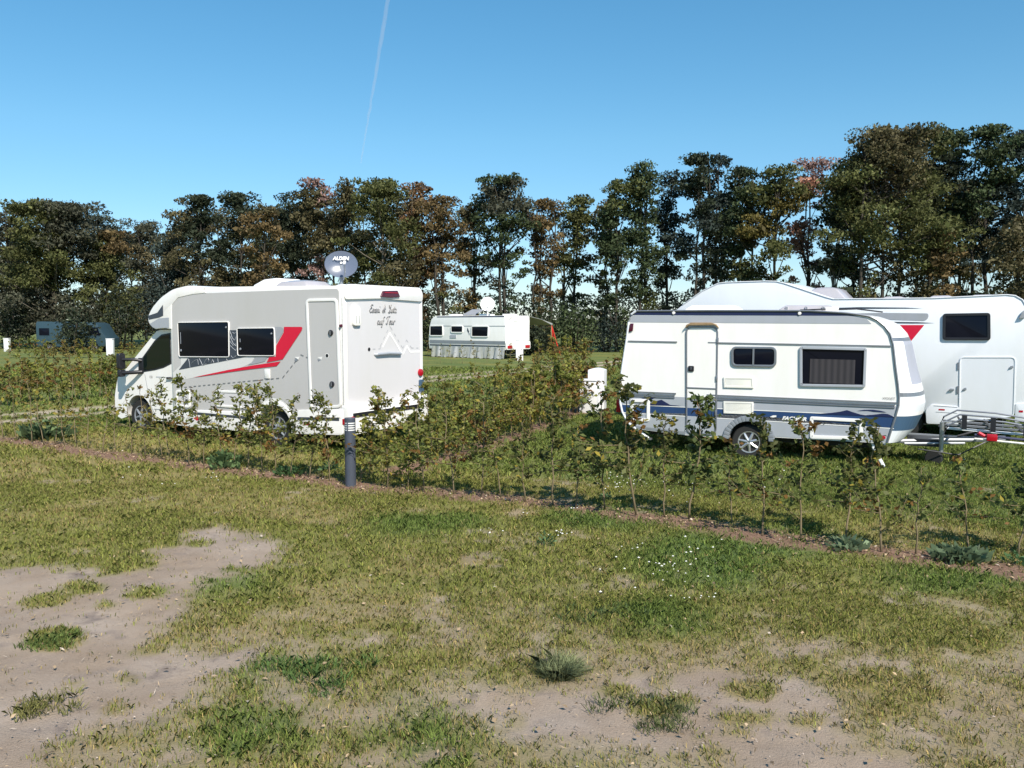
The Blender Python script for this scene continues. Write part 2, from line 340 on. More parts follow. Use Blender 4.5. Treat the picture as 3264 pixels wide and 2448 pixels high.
def masks(x, y):
    n1 = fbm(x, y, 1.7, 4); n2 = fbm(x, y, 6.5, 3, 9.0); n3 = fbm(x, y, .55, 3, 4.0)
    near = y < 12.5
    rag = (n1 - .5) * .55 + (n2 - .5) * .32
    d = np.full(x.shape, 9.0)
    for p in PATCH: d = np.minimum(d, sdf(p, x, y))
    bare = sstep(.20, -.16, d + rag * .9)
    for p in ISLE: bare = bare * (1 - .95 * sstep(.06, -.05, sdf(p, x, y) + rag * .35))
    semi = np.zeros_like(x)
    for p in SEMI: semi = np.maximum(semi, sstep(.14, -.10, sdf(p, x, y) + rag * .5))
    bare = np.maximum(bare, semi * sstep(.34, .60, n2 * .7 + n1 * .4) * .9)
    bare = np.maximum(bare, np.where(near, sstep(.70, .82, n1 * .6 + n2 * .4 + .10) * .6, 0))   # small worn spots
    lush = np.zeros_like(x)
    for p in LUSH: lush = np.maximum(lush, sstep(.50, -.30, sdf(p, x, y) + rag * 1.1))
    lush = np.maximum(lush, sstep(12.4, 13.4, y + .598 * x) * (.45 + .55 * n3))
    dry = np.clip(sstep(.46, .68, n3 * .6 + n1 * .4) + sstep(8.0, 5.0, y) * (.25 + .75 * n1), 0, 1) * (1 - .75 * lush)
    bare = np.maximum(bare, np.where(near, sstep(8.2, 5.6, y) * sstep(.42, .66, n1 * .55 + n2 * .45) * .62 * (1 - .8 * lush), 0))
    hd = np.minimum(dline(HEDGE, x, y + .06), dline(SIDE_HEDGE, x, y))
    soil = sstep(.42, .12, hd + (n1 - .5) * .5 + (n2 - .5) * .25)
    ln = np.minimum(dline(LANE_A, x, y), dline(LANE_B, x, y))
    lane = sstep(.52, .30, ln + (n1 - .5) * .45)
    return bare, soil, lush, dry, lane

# ------------------------------------------------------------------ ground sheet
def graded(parts):
    out = []
    for a, b, st in parts: out += list(np.arange(a, b - 1e-6, st))
    return np.array(out)
ys = np.concatenate([graded([(-60, 2.5, 6), (2.5, 13.5, .055), (13.5, 22, .12), (22, 60, .35), (60, 120, 4)]), np.geomspace(120, 9000, 30)])
xp = graded([(0, 8.5, .055), (8.5, 16, .15), (16, 50, .8)]); xp = np.concatenate([xp, np.geomspace(50, 9000, 24)])
xs = np.concatenate([-xp[:0:-1], xp])
GX, GY = np.meshgrid(xs, ys); nx, ny = len(xs), len(ys)
bx, by = GX.ravel(), GY.ravel()
mb_, ms_, ml_, md_, mt_ = masks(bx, by)
gz = (fbm(bx, by, .5, 3) - .5) * .03 + (fbm(bx, by, 5.0, 3, 2.0) - .5) * .022
gz = np.where(by > 70, 0, gz) - .01 - mb_ * .006 - mt_ * .03
me = bpy.data.meshes.new('ground'); me.vertices.add(nx * ny)
me.vertices.foreach_set('co', np.stack([bx, by, gz], 1).astype(np.float32).ravel())
q = np.arange((ny - 1) * nx).reshape(ny - 1, nx)[:, :-1].ravel()
quad = np.stack([q, q + 1, q + 1 + nx, q + nx], 1).astype(np.int32)
me.loops.add(quad.size); me.loops.foreach_set('vertex_index', quad.ravel()); me.polygons.add(len(quad)); me.polygons.foreach_set('loop_start', np.arange(0, quad.size, 4, dtype=np.int32))
me.update(calc_edges=True)
for nm, arr in (('bare', mb_), ('soil', ms_), ('lush', ml_), ('dry', md_), ('lane', mt_)):
    a = me.attributes.new(nm, 'FLOAT', 'POINT'); a.data.foreach_set('value', arr.astype(np.float32))
me.polygons.foreach_set('use_smooth', np.ones(len(quad), bool))
gm, t, b = newmat('grassy_ground')
geo = N(t, 'ShaderNodeTexCoord')
def noise(scale, detail=5, rough=.6):
    n = N(t, 'ShaderNodeTexNoise'); n.inputs['Scale'].default_value = scale; n.inputs['Detail'].default_value = detail; n.inputs['Roughness'].default_value = rough
    t.links.new(geo.outputs['Object'], n.inputs['Vector']); return n.outputs[0]
def attr(nm): return N(t, 'ShaderNodeAttribute', attribute_name=nm).outputs['Fac']
fine = noise(38, 6, .7); mid = noise(4.5); big = noise(.35)
g = mixc(t, ramp(t, fine, .35, .68), (.125, .138, .036), (.225, .215, .072))
g = mixc(t, ramp(t, mid, .4, .7), g, (.235, .200, .078))
g = mixc(t, attr('dry'), g, mixc(t, ramp(t, fine, .3, .7), (.30, .235, .115), (.21, .182, .062)))
g = mixc(t, attr('lush'), g, mixc(t, ramp(t, fine, .3, .7), (.075, .115, .036), (.125, .175, .06)))
g = mixc(t, ramp(t, big, .45, .7), g, (.21, .200, .062))
dirt = mixc(t, ramp(t, mid, .3, .7), (.275, .212, .165), (.350, .277, .218))
dirt = mixc(t, ramp(t, noise(90, 4), .5, .75), dirt, (.21, .16, .122))
dirt = mixc(t, ramp(t, noise(1.3, 4, .55), .42, .62), dirt, mixc(t, ramp(t, fine, .3, .7), (.36, .288, .232), (.42, .342, .28)))
dirt = mixc(t, ramp(t, noise(.9, 4, .6), .40, .66), dirt, mixc(t, .55, dirt, (.34, .25, .17)))
dirt = mixc(t, ramp(t, noise(2.6, 5, .6), .56, .70), dirt, (.22, .175, .148))
soil = mixc(t, ramp(t, noise(22, 6, .75), .3, .7), (.13, .075, .052), (.32, .205, .145))
lane = mixc(t, ramp(t, mid, .3, .7), (.33, .27, .19), (.42, .35, .26))
c = mixc(t, attr('bare'), g, dirt); c = mixc(t, attr('soil'), c, soil); c = mixc(t, attr('lane'), c, lane)
t.links.new(c, b.inputs['Base Color']); b.inputs['Roughness'].default_value = .95; b.inputs['Specular IOR Level'].default_value = .1
bp = N(t, 'ShaderNodeBump'); bp.inputs['Strength'].default_value = .7; bp.inputs['Distance'].default_value = .02
t.links.new(noise(60, 6, .75), bp.inputs['Height']); t.links.new(bp.outputs[0], b.inputs['Normal'])
me.materials.append(gm); go = bpy.data.objects.new('ground', me); COL.objects.link(go); tag(go, kind='structure')

# ------------------------------------------------------------------ grass blades
def grass(y0, y1, n, hgt, wid, seed, tuft=3):
    rng = np.random.default_rng(seed); m = n // tuft
    y = np.sqrt(rng.uniform(y0 ** 2, y1 ** 2, m)); x = rng.uniform(-1, 1, m) * (y * .63 + 3.4)
    bare, soil, lush, dry, lane = masks(x, y)
    clump = fbm(x, y, 2.6, 3, 14.)
    keep = rng.random(m) < (1 - .965 * bare) * (1 - .85 * soil) * (1 - .95 * lane) * (1 - .35 * dry) * (.45 + .9 * clump)
    x, y, lush, dry, bare, soil, clump = (a[keep] for a in (x, y, lush, dry, bare, soil, clump)); m = len(x)
    x = np.repeat(x, tuft) + rng.normal(0, .018, m * tuft); y = np.repeat(y, tuft) + rng.normal(0, .018, m * tuft)
    lush, dry, bare, clump = (np.repeat(a, tuft) for a in (lush, dry, bare, clump)); n = len(x)
    h = hgt * rng.uniform(.45, 1.25, n) * (.75 + .5 * clump + .25 * lush - .2 * dry) * (1 - .45 * bare); w = wid * rng.uniform(.7, 1.3, n)
    an = rng.uniform(0, 2 * np.pi, n); lean = rng.uniform(.3, 1.7, n) * h; a2 = an + rng.normal(0, .9, n)
    sx, sy = np.cos(an) * w * .5, np.sin(an) * w * .5; lx, ly = -np.sin(a2) * lean, np.cos(a2) * lean
    z0 = np.zeros(n) - .012
    P = np.stack([np.stack([x - sx, y - sy, z0], 1), np.stack([x + sx, y + sy, z0], 1),
                  np.stack([x + lx * .4 + sx * .8, y + ly * .4 + sy * .8, h * .62], 1), np.stack([x + lx, y + ly, h * .95], 1),
                  np.stack([x + lx * .4 - sx * .8, y + ly * .4 - sy * .8, h * .62], 1)], 1)
    g0 = np.array([.212, .226, .056]); g1 = np.array([.145, .200, .048]); g2 = np.array([.36, .275, .115])
    u = rng.random(n)[:, None]; T = g0 * (1 - lush[:, None]) + g1 * lush[:, None]
    pd = np.clip(.12 + .30 * dry + .16 * bare - .14 * lush, .03, 1)[:, None]
    T = np.where(u < pd, g2 * (.7 + .5 * rng.random(n)[:, None]), T * (.75 + .6 * rng.random(n)[:, None]))
    return P, T
_gr = [grass(2.4, 7.2, 370000, .030, .0046, 1), grass(7.2, 12.5, 290000, .033, .0066, 2), grass(12.5, 21, 195000, .050, .012, 3), grass(21, 42, 100000, .070, .030, 4)]
tag(qmesh('grass', np.concatenate([a for a, _ in _gr]), np.concatenate([c_ for _, c_ in _gr]), M['blade'], 5), 'short worn meadow grass growing all over the pitches', 'grass', kind='stuff')

# ------------------------------------------------------------------ shared vehicle parts
def wheel(parent, u, w, r, out=-1, wide=.19, spokes=5, rim='alloy', zc=None):
    zc = r - .03 if zc is None else zc; ax = (0, out, 0); c = np.array([u, w, zc])
    t_ = MB(); t_.lathe([(r * .62, 0), (r * .66, .012), (r * .93, .015), (r, -.02), (r, -wide + .02), (r * .9, -wide), (r * .6, -wide)], c, ax, 'rubber', 32)
    o = t_.build('wheel', parent)
    h = MB(); k = r * .62
    h.lathe([(k, -.02), (k * 1.02, .016), (k * .93, .014), (k * .86, -.03), (k * .86, -.07)], c, ax, rim, 28)
    h.lathe([(k * .86, -.065), (k * .3, -.06), (.001, -.06)], c, ax, 'dark', 20)
    for i in range(spokes):
        a = 2 * math.pi * i / spokes + .3
        h.tube([c + np.array([math.cos(a) * q * k, out * d, math.sin(a) * q * k]) for q, d in ((.15, .004), (.5, .006), (.92, -.008))], [.030, .026, .022], rim, 6)
    h.lathe([(k * .24, -.03), (k * .22, .012), (k * .1, .016), (.001, .016)], c, ax, rim, 16)
    h.build('rim', o); return o
def window(parent, poly, frame_m, fw, depth=.035, pane_m='glass', stay=True, back=.012, w=0.0, ax=1):
    f_ = MB(); f_.ring(poly, fw, w + .004, w - depth, frame_m); o = f_.build('window', parent, .006)
    inn = inset(poly, fw - .002); p_ = MB(); p_.prism(inn, w + .002, w - depth + back, pane_m); p_.build('pane', o, .004)
    return o
def lock(parent, u, v, r=.035, w=-.004, name='lock'):
    l = MB(); l.lathe([(r, 0), (r, .018), (r * .8, .024), (.001, .024)], (u, w, v), (0, -1, 0), 'black', 18)
    l.box((u - r * .22, w - .032, v - r * .7), (u + r * .22, w - .020, v + r * .7), 'trim'); return l.build(name, parent)

# ------------------------------------------------------------------ grey motorhome
F1 = Frame(-2.954, 15.014, -.526, .003, 0.0)
r1 = zm(2.5914, 320, 780); r2 = zm(2.592, 880, 780); rg = zm(4.2538, 580, 960); rs = zm(6.144, 540, 1220); rr = zm(6.914, 1140, 940)
A1 = lambda p: F1.uv(r1(p)); A2 = lambda p: F1.uv(r2(p)); AG = lambda p: F1.uv(rg(p)); AS = lambda p: F1.uv(rs(p)); B2 = lambda p: F1.wv(r2(p)); BR = lambda p: F1.wv(rr(p))
WD = 2.34
mh = vehicle('motorhome', F1, 'beige grey motorhome with red swoosh and a dark satellite dish, parked behind the hedge saplings', 'motorhome')
m_ = MB()
rw_u, fw_u = -1.70, -5.80
prof = [(0, .50)] + [(0, 2.80)] + arc(-.14, 2.80, .14, 0, 90, 6) + [(-1.5, 2.965), (-3.45, 2.985)] + [(-3.95, 3.0), (-4.40, 2.945), (-4.60, 2.86)] + [(-4.60, 2.2), (-4.52, 2.18), (-4.52, .50)] + [(rw_u - .44, .50), (rw_u - .44, .33)][:1] + arc(rw_u, .33, .44, 157, 23, 14) + []
m_.prism(prof, 0, WD, 'white')
m_.box((-4.45, .3, .28), (-.1, WD - .3, .95), 'dark')
# grey side skin, following the wheel arch
gs = [(-4.47, 2.66), (-4.40, 2.74), (-4.25, 2.79), (-3.9, 2.84), (-3.45, 2.868), (-1.4, 2.885), (-.14, 2.885)] + arc(-.14, 2.82, .065, 80, 0, 4) + [(-.05, .74)] + [(rw_u + .54, .66)] + arc(rw_u, .35, .56, 34, 146, 16) + [(-2.3, .62), (-4.47, .56)]
m_.side(gs, 'beige_grey', -.004)
def strip(mb, pts, wd, m, w, fr=None):
    for a, b in zip(pts[:-1], pts[1:]):
        a = np.array(a); b = np.array(b); e = (b - a) / (np.linalg.norm(b - a) + 1e-9); n = np.array([-e[1], e[0]]) * wd / 2
        P = [a + n, b + n, b - n, a - n]
        mb.face([(p[0], w, p[1]) for p in P] if fr is None else [(w, p[0], p[1]) for p in P], m)
# film graphics
m_.side([AG(p) for p in [(-10,760),(90,772),(-10,890)]] , 'light_graphic', -.0085)
m_.side([A1(p) for p in [(600,1060),(725,935),(655,1030),(1060,945),(1190,925),(1280,925),(1250,975),(1180,1010),(900,1075),(765,1100),(610,1130)]], 'light_graphic', -.0065)
m_.side([A1(p) for p in [(652,1033),(728,935),(1065,935),(1070,706),(1135,706),(1135,920),(1210,925),(1055,955)]], 'slate', -.0110)
m_.side([AG(p) for p in [(1262,348),(1335,348),(1372,362),(1386,392),(1376,425),(1284,572)]], 'graphic_grey', -.0110)
m_.side([AG(p) for p in [(1005,758),(1160,758),(1128,815),(1040,838),(900,866),(965,820)]], 'graphic_grey', -.0110)
m_.side([AG(p) for p in [(1390,348),(1628,348),(1640,362),(1632,392),(1372,788),(1155,830),(1192,755),(1278,752),(1284,602),(1386,425)]], 'red', -.0135)
m_.side([AG(p) for p in [(150,1035),(300,1002),(640,930),(960,872),(1345,815),(1290,880),(960,918),(640,962),(400,1000)]], 'red', -.0135)
for ln in [[(95,780),(110,850),(115,900)],[(240,775),(270,830),(285,870),(340,850),(372,800),(362,770)],[(490,765),(500,830)],[(610,780),(622,810)],[(130,850),(180,800),(220,790),(230,860)],[(300,850),(330,790),(350,780)],[(400,840),(420,790),(440,830)],[(660,410),(690,500),(720,530),(742,480)],[(655,470),(700,570),(745,610)],[(662,600),(700,640),(740,670),(745,640)],[(655,540),(700,600),(742,580)],[(670,740),(700,770),(740,740)],[(690,420),(720,440),(740,420)]]:
    m_.tube([(AG(p)[0], -.012, AG(p)[1]) for p in ln], .0045, 'grey', 4)
def dashes(pts, on, off, wd, m, conv, put):
    P = [np.array(conv(p)) for p in pts]; s_ = 0.0
    for a, b in zip(P[:-1], P[1:]):
        L = np.linalg.norm(b - a); e = (b - a) / L; q = 0.0
        while q < L - on * .5: put(a + e * q, a + e * min(q + on, L)); q += on + off
dashes([(40,1165),(560,1115),(1000,1072),(1370,1038),(1560,800),(1615,722),(1740,778),(1960,740)], .075, .062, .012, None, AG, lambda a, b: strip(m_, [a, b], .013, M['letter'], -.0135))
for c_, up in (((1560,785), 1), ((1870,785), 1)):
    u, v = AG(c_); m_.side([(u - .045, v + .035), (u + .075, v + .045), (u + .05, v - .01)], 'white', -.0150); m_.side([(u - .045, v + .0), (u + .05, v - .01), (u - .03, v - .05)], 'mid_grey', -.0150)
u, v = AG((1975,738)); m_.side(circ(u, v, .045), 'white', -.0150); m_.side(circ(u, v, .033), 'black', -.0175)
u, v = AG((1163,985)); m_.box((u - .065, -.020, v - .085), (u + .065, .0, v + .085), 'white')
# rear face
m_.prismu(rnd([(.015, 2.70), (1.0, 2.735), (2.3, 2.70), (2.32, 2.86), (2.22, 2.97), (.12, 2.97), (.02, 2.88)], .06), -.01, .045, 'white')
m_.rear([(.11, .78), (.11, 2.66), (.9, 2.69), (1.6, 2.68), (2.26, 2.655), (2.26, .86)], 'pale_grey', .005)
m_.prismu(rect(0.0, .5, .085, 2.72), -.02, .012, 'white'); m_.prismu(rect(2.28, .5, 2.335, 2.72), -.02, .012, 'white')
plc = lambda o_: (lambda x, y: (.010, o_[0] + x, o_[1] + y))
e0 = BR((245,390)); e1 = BR((420,655))
sz = BR((245,210))[1] - e0[1]
script_into(m_, 'Emmi & Lutz', sz * 1.0, plc(e0), 'letter', r=.0115)
script_into(m_, 'auf Tour', sz * 1.0, plc((e1[0], e1[1])), 'letter', r=.0115)
strip(m_, [BR(p) for p in [(540,1150),(700,835),(990,1310),(1078,1120),(1150,1255),(1365,1248)]], .040, M['white'], .0085, 1)
dashes([(330,1195),(490,1190),(490,1130),(700,690),(720,720),(990,1180),(1072,990),(1180,1170),(1400,1172)], .07, .085, .01, None, BR, lambda a, b: strip(m_, [a, b], .011, M['graphic_grey'], .0090, 1))
w_, v_ = BR((245,1200)); m_.rear(circ(w_, v_, .035), 'black', .010)
body = m_.build('body', mh, 0.012, seg=2)
lf = MB(); lf.prismu(rnd([B2(p) for p in [(842,430),(862,382),(980,380),(1000,432),(920,438)]], .02), .04, .075, 'dark_lens'); w_, v_ = B2((930,398)); lf.prismu(rect(w_ - .22, v_ - .012, w_ + .2, v_ + .012), .06, .080, 'lens'); lf.build('brake_light', mh, .006)
hd_ = MB(); a = BR((365,1310)); b_ = BR((930,1290)); hd_.tube([(.0, a[0], a[1]), (.045, a[0] + .03, a[1]), (.05, (a[0] + b_[0]) / 2, a[1] + .01), (.045, b_[0] - .03, b_[1]), (0, b_[0], b_[1])], .026, 'grey', 8); hd_.build('grab_handle', mh)
cb = MB(); a = B2((652,590)); cb.prismu(rnd([(a[0] - .10, a[1] - .17), (a[0] + .10, a[1] - .17), (a[0] + .10, a[1] + .14), (a[0], a[1] + .2), (a[0] - .10, a[1] + .14)], .05), 0, .06, 'cream'); cb.prismu(rect(a[0] - .05, a[1] - .13, a[0] - .02, a[1] + .02), .05, .066, 'mid_grey'); cb.prismu(rect(a[0] + .02, a[1] - .13, a[0] + .05, a[1] + .02), .05, .066, 'mid_grey'); cb.build('bracket_cover', mh, .01)
bpm = MB(); bpm.prismu(rnd([(-.01, .30), (2.36, .34), (2.40, .62), (2.36, .88), (1.9, .80), (.5, .80), (-.01, .86)], .06), -.05, .10, 'white'); bpm.prismu(rect(.1, .60, 2.25, .70), .09, .106, 'black'); bpm.build('bumper', mh, .03)
for w0, v0, m0 in ((2.22, 1.25, 'lens'), (.0, .55, 'lens')):
    pass
for w0 in (2.27,):
    tl = MB(); tl.lathe([(.075, 0), (.07, .03), (.02, .045), (.001, .045)], (.012, w0 - .03, 1.30), (1, 0, 0), 'lens', 16); tl.prismu(rect(w0 - .075, .92, w0 + .045, 1.16, .03), .01, .05, 'teal'); tl.build('tail_light', mh)
tl = MB(); tl.lathe([(.06, 0), (.055, .02), (.001, .03)], (.10, .1, .58), (1, 0, 0), 'lens', 16); tl.box((-.03, -.022, .50), (.08, 0, .60), 'lens'); tl.build('reflector', mh)
# entrance door
dp = rnd([(-.845, 2.72), (-.10, 2.72), (-.045, .80), (-.79, .72)], .10, 5)
d_ = MB(); d_.ring(dp, .052, .0, -.026, 'white'); d_.side(inset(dp, .05), 'beige_grey', -.014); dr = d_.build('entrance_door', mh, .005)
u, v = A2((480,728)); lock(dr, u - .06, v, .052, -.014); u, v = A2((490,1153)); lock(dr, u - .06, v, .052, -.014)
dl = MB(); u, v = A2((537,670)); dl.lathe([(.03, 0), (.022, .04), (.001, .05)], (-.03, -.004, v), (0, -1, 0), 'dark_lens', 12); dl.build('marker_light', mh)
# windows
window(mh, rnd([A1(p) for p in [(643,640),(1068,634),(1071,930),(655,927)]], .05), 'white', .014, .03)
window(mh, rnd([A1(p) for p in [(1133,688),(1445,684),(1448,920),(1139,918)]], .05), 'white', .014, .03)
for ws in mh.children:
    if ws.name.startswith('window'):
        pn = [c_ for c_ in ws.children][0]; xs_ = [v.co.x for v in pn.data.vertices]; zs_ = [v.co.z for v in pn.data.vertices]
        x0, x1, z0, z1 = min(xs_), max(xs_), min(zs_), max(zs_); st = MB()
        st.tube([(x0 + .08, -.030, z0 + .25), (x0 + .08, -.030, z1 - .2)], .007, 'mid_grey', 5); st.build('handle_bar', ws)
        st = MB()
        st.lathe([(.025, 0), (.02, .012), (.001, .014)], (x0 + .08, -.028, z0 + .12), (0, -1, 0), 'mid_grey', 10); st.build('catch', ws); st = MB(); st.lathe([(.02, 0), (.015, .012), (.001, .014)], (x1 - .06, -.028, z1 - .1), (0, -1, 0), 'mid_grey', 10); st.build('catch', ws)
# lockers
for pl, lk in ((rnd([(-4.42, .60), (-4.0, .60), (-4.0, .955), (-4.42, .945)], .06), (-4.10, .735)), (rnd([(-3.25, .66), (-2.18, .66), (-2.18, 1.0), (-3.25, .985)], .06), (-2.28, .93))):
    h = MB(); h.ring(pl, .045, 0, -.022, 'white'); h.side(inset(pl, .044), 'pale_grey', -.012); ho = h.build('locker_hatch', mh, .005); lock(ho, *lk, .035, -.012)
# skirt and arch trim
sk = MB()
sk.prism(rnd([(-4.55, .24), (-4.05, .215), (-2.20, .225), (-2.16, .60), (-4.47, .55), (-4.56, .42)], .05), .25, -.022, 'white')
sk.side([(-4.0, .475), (-2.35, .465), (-2.35, .515), (-4.0, .525)], 'slate', -.0245)
sk.prism(rnd([(rw_u + .50, .26), (-.03, .31), (-.02, .78), (rw_u + .55, .70), (rw_u + .50, .52)], .05), .25, -.022, 'white')
sk.side([(rw_u + .6, .52), (-.1, .56), (-.1, .62), (rw_u + .6, .575)], 'slate', -.0245); sk.side(rect(-.95, .44, -.80, .50), 'lens', -.0265)
sk.side([(-3.90, .40), (-3.80, .445), (-3.70, .40), (-3.80, .355)], 'red', -.0265)
text_into(sk, 'Bürstner', .15, lambda x, y: (-3.75 + x, -.0265, .31 + y), 'graphic_grey', .25)
for k in range(16):
    t0, t1 = lerp(-8, 188, k / 16), lerp(-8, 188, (k + 1) / 16)
    p = arc(rw_u, .33, .44, t0, t1, 1); q_ = arc(rw_u, .33, .52, t0, t1, 1); sk.prism([p[0], p[1], q_[1], q_[0]], .1, -.020, 'white')
sk.build('skirt', mh, .004)
# overcab hood
oc = MB(); capp = [(-3.42, 2.99), (-3.95, 3.03), (-4.42, 2.965), (-4.80, 2.80), (-5.07, 2.60), (-5.20, 2.43), (-5.20, 2.31), (-5.06, 2.185), (-4.90, 2.16), (-4.50, 2.17), (-4.46, 2.66), (-4.26, 2.795), (-3.85, 2.85), (-3.44, 2.875)]
sm = []
for i in range(len(capp)):
    sm.append(capp[i])
oc.prism(rnd(sm[:9], .12, 3)[:] + sm[9:], -.014, WD + .014, 'white')
oc.side([(-5.19, 2.44), (-4.90, 2.50), (-4.72, 2.66), (-4.72, 2.44), (-4.86, 2.40), (-5.17, 2.36)], 'slate', -.019)
oc.side([(-5.15, 2.27), (-4.86, 2.385), (-4.55, 2.40), (-4.55, 2.20), (-4.9, 2.185), (-5.05, 2.2)], 'grey', -.019)
oc.build('overcab_hood', mh, .045, seg=3)
# cab
cw = .13; cabp = [(-4.50, 2.16), (-5.0, 2.15), (-5.14, 2.12), (-5.97, 1.49), (-6.20, 1.33), (-6.49, 1.24), (-6.62, 1.11), (-6.70, .95), (-6.80, .72), (-6.80, .50), (-6.73, .29), (-6.5, .24)] + [(fw_u - .43, .30)] + arc(fw_u, .33, .44, 172, 8, 14) + [(fw_u + .44, .26), (-4.50, .26)]
k = MB()
def cabring(w, sc_):                                              # nose narrows towards its corners
    return [(lerp(u, -5.6, sc_ * max(0, (-u - 5.6)) / 1.3), w, v) for u, v in cabp]
k.loft([cabring(cw, .20), cabring(cw + .10, .09), cabring(cw + .45, .02), cabring(WD / 2, 0), cabring(WD - cw - .45, .02), cabring(WD - cw - .10, .09), cabring(WD - cw, .20)], 'white')
k.box((-6.6, .45, .2), (-4.5, WD - .45, .9), 'dark')
text_into(k, '150', .075, lambda x, y: (-5.42 + x, cw - .004, 1.145 + y), 'letter'); strip(k, [(-5.20, 1.175), (-4.90, 1.178)], .014, M['grey'], cw - .004)
strip(k, [(-4.60, 2.1), (-4.60, .35)], .014, M['mid_grey'], cw - .004); strip(k, [(-5.55, 1.22), (-5.42, .62), (-5.25, .35)], .010, M['mid_grey'], cw - .004)
strip(k, [(-5.3, .50), (-4.62, .50)], .012, M['mid_grey'], cw - .004)
cab = k.build('cab', mh, .0, sharp=.6)
wn = MB(); sw = [(-4.70, 2.09), (-4.98, 2.055), (-5.20, 1.93), (-5.69, 1.50), (-5.66, 1.31), (-5.60, 1.265), (-5.22, 1.315), (-4.95, 1.37), (-4.70, 1.46)]
wn.side(sw, 'black', cw - .006); wn.side(inset(sw, .035), 'cabglass', cw - .010); wn.build('side_window', cab)
ws_ = MB()
ws_.loft([[(-5.16 - .01, w, 2.105), (-5.62, w, 1.757), (-5.985, w, 1.480)] for w in (.40, .8, WD / 2, WD - .8, WD - .40)], 'cabglass', cap=False, closed=False)
for v in range(len(ws_.v)): a = ws_.v[v]; ws_.v[v] = (a[0] - .012 - .02, a[1], a[2] + .016)
ws_.build('windscreen', cab)
dhn = MB(); dhn.tube([(-4.66, cw - .005, 1.175), (-4.68, cw - .035, 1.175), (-4.82, cw - .035, 1.165), (-4.84, cw - .005, 1.165)], .020, 'black', 6); dhn.build('door_handle', cab)
gr = MB(); gr.box((-6.735, .55, .72), (-6.66, WD - .55, .98), 'black'); gr.box((-6.82, .5, .36), (-6.74, WD - .5, .58), 'black'); gr.build('grille', cab, .01)
for s_ in (.36, WD - .36):
    hl = MB(); hl.loft([[(-6.62, s_ - .12, 1.02), (-6.62, s_ + .12, 1.06), (-6.70, s_ + .12, .84), (-6.66, s_ - .12, .84)], [(-6.38, s_ - .13, 1.10), (-6.38, s_ + .10, 1.13), (-6.40, s_ + .10, .86), (-6.40, s_ - .13, .86)]], 'cabglass'); hl.build('headlight', cab, .01)
for w0, so in ((cw, -1), (WD - cw, 1)):
    mr_ = MB(); c0 = np.array([-5.96, w0 + so * .27, 0])
    mr_.prismu(rnd([(c0[1] - .075, 1.33), (c0[1] + .075, 1.33), (c0[1] + .075, 1.66), (c0[1] - .075, 1.66)], .05), -6.00, -5.90, 'black')
    mr_.prismu(rnd([(c0[1] - .07, 1.17), (c0[1] + .07, 1.17), (c0[1] + .07, 1.315), (c0[1] - .07, 1.315)], .04), -5.99, -5.90, 'black')
    mr_.tube([(-5.62, w0, 1.50), (-5.74, w0 + so * .12, 1.53), (-5.93, c0[1], 1.53)], .035, 'black', 6); mr_.tube([(-5.62, w0, 1.27), (-5.74, w0 + so * .12, 1.26), (-5.93, c0[1], 1.25)], .045, 'black', 6)
    mr_.box((-5.74, w0 - .02, 1.24), (-5.58, w0 + .02, 1.56), 'black'); mr_.build('mirror', mh, .012)
for u, w, o_ in ((rw_u, .09, -1), (rw_u, WD - .09, 1), (fw_u, .20, -1), (fw_u, WD - .20, 1)): wheel(mh, u, w, .345, o_, .22, 6, 'mid_grey', .325)
# roof fittings
rf = MB(); rf.loft([[(-3.05, .75, 2.96), (-2.3, .75, 2.96), (-2.3, 1.55, 2.96), (-3.05, 1.55, 2.96)], [(-2.98, .78, 3.05), (-2.36, .78, 3.08), (-2.36, 1.52, 3.08), (-2.98, 1.52, 3.05)], [(-2.75, .82, 3.15), (-2.40, .82, 3.17), (-2.40, 1.48, 3.17), (-2.75, 1.48, 3.15)]], 'white'); rf.build('air_conditioner', mh, .03)
for u0 in (-1.95,):
    dm = MB(); dm.loft([[(u0 + a * sx_, 1.1 + b * sy_, z_) for a, b in ((-1, -1), (1, -1), (1, 1), (-1, 1))] for sx_, sy_, z_ in ((.42, .36, 2.95), (.42, .36, 3.02), (.33, .30, 3.09), (.14, .12, 3.12))], 'clear'); dm.build('roof_vent', mh, .03)
D0 = at(1087.5, 842, 16.9); dl_ = np.array([(D0 - F1.O) @ F1.U, (D0 - F1.O) @ F1.W, (D0 - F1.O) @ F1.V])
fwd = np.array([(-D0[:2] / np.linalg.norm(D0[:2]))[0], (-D0[:2] / np.linalg.norm(D0[:2]))[1], .22]); fwd /= np.linalg.norm(fwd)
fwd = np.array([fwd @ F1.U, fwd @ F1.W, fwd @ F1.V]); rt = np.cross(fwd, [0, 0, 1.0]); rt /= np.linalg.norm(rt); rt = -rt; upv = np.cross(fwd, rt); upv = upv if upv[2] > 0 else -upv
ds = MB(); rings = []
for q, dp_ in ((0.001, -.055), (.3, -.050), (.6, -.034), (.85, -.014), (1.0, 0), (1.02, -.006), (.85, -.03), (.5, -.062), (.001, -.075)):
    rings.append([dl_ + rt * .315 * q * math.cos(a) + upv * .265 * q * math.sin(a) + fwd * dp_ for a in np.linspace(0, 2 * math.pi, 41)[:-1]])
ds.loft(rings, 'dish')
text_into(ds, 'ALDEN', .095, lambda x, y: tuple(dl_ + rt * (x - .155) + upv * (y + .085) + fwd * (.004 - .0)), 'white', .15, .004)
ds.lathe([(.024, 0), (.022, .01), (.001, .012)], dl_ + upv * .035 + fwd * -.035, fwd, 'white', 12)
dsh = ds.build('satellite_dish', mh, 0, .7)
ar_ = MB(); lp_ = dl_ + rt * .06 - upv * .06 + fwd * .30
